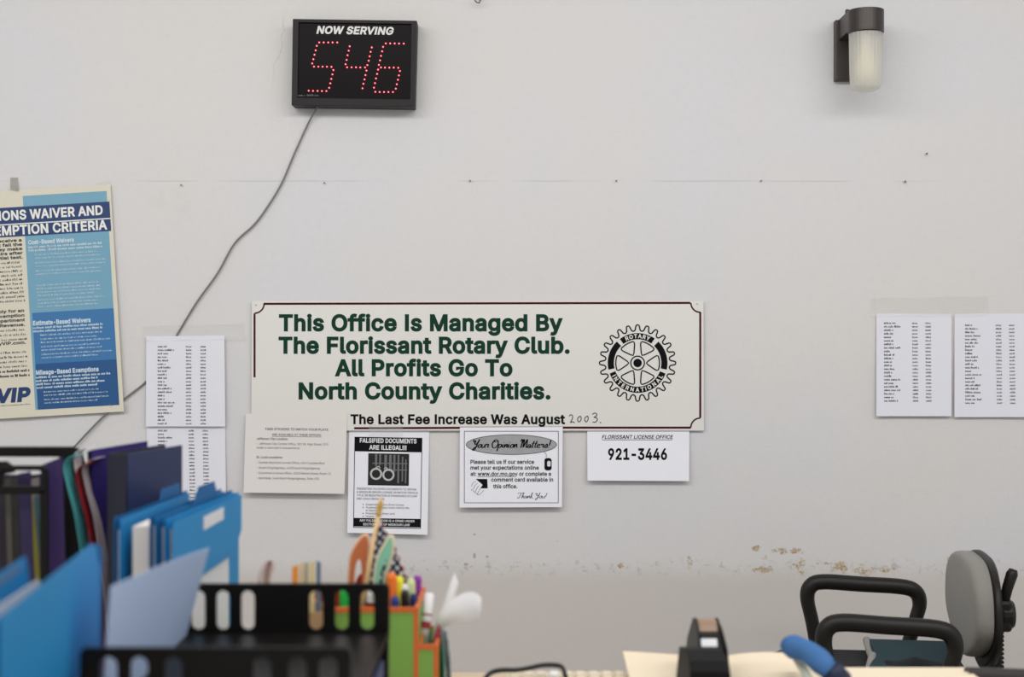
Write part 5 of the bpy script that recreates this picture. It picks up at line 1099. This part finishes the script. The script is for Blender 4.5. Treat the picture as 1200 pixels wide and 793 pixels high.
for i, (c3, x, lab) in enumerate((((150, 188, 196), 513, 'teal leaflet leaning on the right side of green organiser'), ((206, 208, 214), 519, 'pale grey leaflet with dark marks, outermost beside green organiser'))):
    zb4 = CY + F * (H - .751) / 1.86
    lf = thing('leaflet', lab, 'paper', tuple(P(x, zb4, 1.86)), 0, 'papers in the side pocket')
    ribbon('leaf', [(x - 2, 733 + 4 * i), (x + 1, 760), (x + 3 + i, 790), (x + 5, zb4)], [(x + 5, 735 + 3 * i), (x + 8, 762), (x + 9 + i, 792), (x + 11, zb4)], (1.875, 1.86), (1.84, 1.82), paper('leaflet_%d' % i, c3, .1), None, parent=lf)
    if i:
        k_ = MB()
        for (a, b) in ((525, 768), (527, 776), (526, 789), (524, 752)): k_.lathe([(.0022, 0), (.0018, .0006)], lambda x_, y_, h, a=a, b=b: P(a, b, 1.832) + Vector((x_, -h, y_ * .7)), 8)
        k_.build('dark_marks', SOFTINK, lf)

# ------------------------------------------------------------------ card box with slips behind the tray
cb_ = thing('card_box', 'small cardboard box behind the black tray, holding slips', 'box', (-.30, Y(1.78), DESKT))
x0, x1, y0, y1 = -.315, -.228, Y(1.72), Y(1.79); KR = mat('brown_card', (176, 142, 104), .85, .1, 60)
for nm, bx in (('front_panel', (x0, x1, y0, y0 + .003)), ('back_panel', (x0, x1, y1 - .003, y1)), ('side_panel', (x0, x0 + .003, y0 + .003, y1 - .003)), ('side_panel', (x1 - .003, x1, y0 + .003, y1 - .003))): MB().box(*bx, DESKT, .915).build(nm, KR, cb_)
MB().box(x0, x1, y0, y1, DESKT, .754).build('bottom', KR, cb_)
for i, (c3, xa, xb, ya, yb, lean, lab) in enumerate((((240, 152, 52), 342.5, 349.5, 664, 662, -1, 'orange index card upright behind the black tray'), ((224, 204, 160), 351.5, 356, 660, 658, 1, 'tan index card beside the orange one behind black tray'), ((188, 184, 152), 357, 361.5, 659, 659, 1, 'grey green index card, middle of row behind black tray'), ((226, 206, 150), 363, 369, 660, 657, 2, 'cream index card beside the blue one behind black tray'), ((98, 124, 150), 371, 376, 657, 659, 3, 'grey blue index card at right end of row behind tray'))):
    d0 = 1.755 + .005 * (i % 3)
    zt2 = CY + F * (H - .757) / d0; k = 0
    hw_ = (xb - xa) / 2
    xq = min(max(xa, CX + (x0 + .005) * F / d0), CX + (x1 - .005) * F / d0 - (xb - xa))
    bot = min(xq, CX + (x1 - .006) * F / d0 - (xb - xa) - (5 - i) * .5) - 2
    tag(MB().prism([(xa, ya), (xb, yb), (bot + (xb - xa), zt2), (bot, zt2)], plane(d0), -.0007, .0007).build('index_card', mat('card_%d' % i, c3, .7)), lab, 'card', 'index cards behind the black tray')
tr_ = random.Random(9)
tp_ = [(303, 690), (304, 672), (309, 659), (315, 656), (320, 660), (319, 668), (314, 678), (316, 690)]
tb = MB()
aa = smoothpath([(300, 700), (301, 678), (306, 664), (312, 657), (317, 656)], 5); b2_ = smoothpath([(318, 700), (317, 686), (319, 674), (322, 665), (322, 659)], 5); nn_ = len(aa) - 1
tb.grid(lambda u, v: (lambda k: P(aa[k][0] + (b2_[k][0] - aa[k][0]) * v, aa[k][1] + (b2_[k][1] - aa[k][1]) * v, 1.752) + Vector((0, .006 * math.sin(v * 9 + u * 5), 0)))(min(nn_, int(round(u * nn_)))), nn_, 12)
e0 = P(302, 700, 1.752); tb.grid(lambda u, v: Vector((e0.x + .014 * u - .002 * v * 0, e0.y + .006 * math.sin(u * 9), e0.z * (1 - v) + .757 * v)), 12, 4)
tag(tb.build('tissue', paper('tissue_white', (230, 210, 202), .15), smooth=True, solid=.0006), 'crumpled pinkish white tissue poking up behind the black tray', 'tissue')

# ------------------------------------------------------------------ right side of the desk
MAN = paper('manila', (243, 228, 203), .08)
def manila(label, xa, xb, zs, d0, d1):
    """stuffed folder: top leaf bowed over papers"""
    pa, pb = P(xa, 400, d1).x, P(xb, 400, d1).x
    t = thing('manila_folder', label, 'folder', ((pa + pb) / 2, Y((d0 + d1) / 2), DESKT), 0, 'manila folders on the desk')
    zz = smoothpath([(z,) for z in zs], 8); n = len(zz) - 1
    def top(u, v): k = min(n, int(round(u * n))); return Vector((pa + (pb - pa) * u, Y(d0 + (d1 - d0) * v), .756 + (zz[k][0] - .756) * (.35 + .65 * v)))
    MB().grid(top, n, 8).build('top_cover', MAN, t, smooth=True, solid=.0008)
    MB().grid(lambda u, v: Vector((pa + (pb - pa) * u, Y(d0 + (d1 - d0) * v), .7515)), n, 8).build('bottom_cover', MAN, t, solid=.0008)
    def body(f): 
        vs = []
        for i in range(n + 1):
            u = .03 + .94 * i / n
            for v in (.03, .97): 
                q = top(u, v); vs += [(q.x, q.y, .7525), (q.x, q.y, q.z - .0012)]
        return vs
    vs = body(0); fs = []
    for i in range(n):
        a = i * 4; b = a + 4
        fs += [(a, b, b + 1, a + 1), (a + 2, a + 3, b + 3, b + 2), (a + 1, b + 1, b + 3, a + 3), (a, a + 2, b + 2, b)]
    fs += [(0, 1, 3, 2), (n * 4, n * 4 + 2, n * 4 + 3, n * 4 + 1)]
    MB().add(vs, fs).build('papers', mat('page_edges', (228, 222, 208), .85, .08, 400), t)
manila('stuffed manila folder left of and under the tape dispenser', 730, 833, [.7985, .796, .793, .789], 1.72, 2.03)
manila('stuffed manila folder right of the tape dispenser under blue handle', 836, 978, [.789, .7955, .797, .793, .786], 1.72, 2.03)
sk = thing('paper_stack', 'low stack of cream paper at right end of desk in front of the chair', 'paper', (.60, Y(1.9), DESKT))
MB().box(P(985, 0, 2.06).x, P(1131, 0, 2.06).x, Y(1.80), Y(2.06), DESKT, .7665).build('ream', mat('page_edges', (0, 0, 0)), sk)
MB().box(P(986, 0, 2.06).x, P(1130, 0, 2.06).x, Y(1.80), Y(2.06), .7668, .7685).build('cover_sheet', MAN, sk)

# tape dispenser
td = thing('tape_dispenser', 'black desk tape dispenser with white sticker and roll of brown tape', 'dispenser', (P(830, 0, 1.88).x, Y(1.88), .797))
cxm = P(832, 0, 1.9).x; DBL = mat('dispenser_black', (24, 23, 24), .45, .06, spec=.3)
side = [(1.87, .797), (1.868, .838), (1.90, .858), (1.935, .866), (1.955, .862), (1.985, .83), (1.99, .797)]
for s_ in (-1, 1):
    MB().prism(side, lambda a, b, t_: Vector((cxm + s_ * (.0235 - .30 * (b - .797) * .35 + t_), Y(a), b)), -.003, .0).build('cheek', DBL, td, bevel=.001)
MB().prism([(1.87, .797), (1.87, .836), (1.90, .852), (1.93, .852), (1.985, .82), (1.985, .797)], lambda a, b, t_: Vector((cxm + t_, Y(a), b)), -.0135, .0135).build('core_block', DBL, td)
MB().lathe([(.014, -.0125), (.029, -.0125), (.029, .0125), (.014, .0125)], lambda x, y, h: Vector((cxm + h, Y(1.936) + x, .835 + y)), 40).build('tape_roll', mat('brown_tape', (150, 124, 104), .3, .05), td)
vsn = []
fb = P(825, 0, 1.80).x
def nose(a, b, t_): return Vector((fb + t_ * (.0235 + .10 * max(0, .851 - b)), Y(a), b))
MB().prism([(1.74, .797), (1.742, .838), (1.755, .848), (1.80, .852), (1.864, .842), (1.866, .797)], nose, -1, 1).build('nose_block', mat('nose_black', (17, 16, 17), .6, .05, spec=.15), td, bevel=.002)
q = P(831, 753, 1.868); MB().prism([(-.0105, -.004), (.0105, -.004), (.0105, .005), (-.0105, .005)], lambda a, b, t_: Vector((q.x + a, Y(1.8705) + b * .6 + t_, q.z + b)), -.004, -.0025).build('sticker', mat('label_white', (0, 0, 0)), td)
MB().box(fb + .0245, fb + .0262, Y(1.76), Y(1.85), .80, .838).build('blue_side_strip', mat('strip_blue', (40, 70, 130), .5), td)

# blue padded handle
ph = thing('padded_handle', 'blue padded round handle with dark end lying across manila folder', 'handle', tuple(P(955, 790, 1.9)))
FOAM = mat('blue_foam', (62, 108, 162), .85, .08, 120, .2, 300)
hp = smoothpath([(923, 756), (931, 758), (946, 763), (959, 773), (968, 781), (977, 788)], 5)
rs = [.0165 * (.62 + .38 * min(1, i / 5)) + .001 * math.sin(i * .5) - .002 * (i / len(hp)) for i in range(len(hp))]; rs[0] = .006
MB().tube([P(a, b, 1.93 - .004 * i) for i, (a, b) in enumerate(hp)], rs, 18).build('padding', FOAM, ph, smooth=True)
e1, e2 = P(*hp[-1], 1.93 - .004 * (len(hp) - 1)), P(987, 797, 1.84); MB().tube([e1 + (e1 - e2) * .3, e2], [.0152, .0140], 18).build('end_cap', mat('cap_navy', (24, 34, 62), .5), ph, smooth=True)
g0 = P(926, 776, 1.95); MB().tube([P(934, 772, 1.94), P(944, 788, 1.88), P(952, 806, 1.8)], .006, 10).build('grey_tube', mat('tube_grey', (168, 176, 160), .4), ph, smooth=True)  # grey-green tube slanting down below the padding

# keyboard with a cable looped over it
kb = thing('keyboard', 'beige keyboard at the far edge of the desk, only top rows showing', 'keyboard', (P(660, 0, 2.0).x, Y(1.95), DESKT))
k0, k1 = P(592, 0, 2.03).x, P(738, 0, 2.03).x
MB().prism([(1.86, DESKT), (1.86, .758), (2.03, .7695), (2.04, .7665), (2.04, DESKT)], lambda a, b, t_: Vector((t_, Y(a), b)), k0, k1).build('case', mat('kb_beige', (206, 194, 172), .55, .05), kb, bevel=.002)
KEY = mat('key_beige', (222, 210, 186), .5, .06); KW = mat('key_white', (232, 232, 234), .5, .03)
for r in range(6):
    for c_ in range(9):
        xx = k0 + .006 + c_ * (k1 - k0 - .012) / 9; dd_ = 2.008 - r * .0245; zz_ = .7685 - r * .0016
        if dd_ < 1.87: continue
        sx_ = (k1 - k0 - .012) / 9 - .003
        vs = [(xx, Y(dd_), zz_ - .004), (xx + sx_, Y(dd_), zz_ - .004), (xx + sx_, Y(dd_ - .020), zz_ - .005), (xx, Y(dd_ - .020), zz_ - .005),
              (xx + .002, Y(dd_ - .002), zz_ + .008), (xx + sx_ - .002, Y(dd_ - .002), zz_ + .008), (xx + sx_ - .002, Y(dd_ - .016), zz_ + .0065), (xx + .002, Y(dd_ - .016), zz_ + .0065)]
        o = MB().add(vs, [(0, 3, 2, 1), (4, 5, 6, 7), (0, 1, 5, 4), (1, 2, 6, 5), (2, 3, 7, 6), (3, 0, 4, 7)]).build('key', KW if (r == 0 and c_ == 3) else KEY, kb, bevel=.001)
        if r == 0 and c_ == 3: o['label'] = 'white key'
bc = MB().tube([P(a, b, d) for a, b, d in smoothpath([(545, 822, 1.86), (560, 806, 1.90), (574, 789, 1.94), (588, 785, 1.95), (603, 785, 1.95), (618, 783, 1.96), (634, 779.5, 1.97), (650, 779, 1.97), (659, 782, 1.96), (663, 793, 1.93)], 6)], .0034, 10).build('black_cable', mat('cable_black', (28, 30, 32), .45, .05), smooth=True)
tag(bc, 'black cable looping over the beige keyboard', 'cable')
# coiled cord
cc = []
ca, cb2 = P(1132, 0, 2.035).x, P(1235, 0, 2.035).x
for k in range(26 * 12 + 1):
    a = k / 12 * 2 * math.pi; cc.append((ca + (cb2 - ca) * k / 312, Y(2.035) - .004 - k * .00006 + .0105 * math.cos(a), .7635 + .0105 * math.sin(a)))
o = MB().tube(cc, .0024, 7).build('coiled_cord', mat('cord_charcoal', (62, 58, 58), .45, .06), smooth=True)
tag(o, 'coiled charcoal telephone cord in the lower right corner', 'cord')
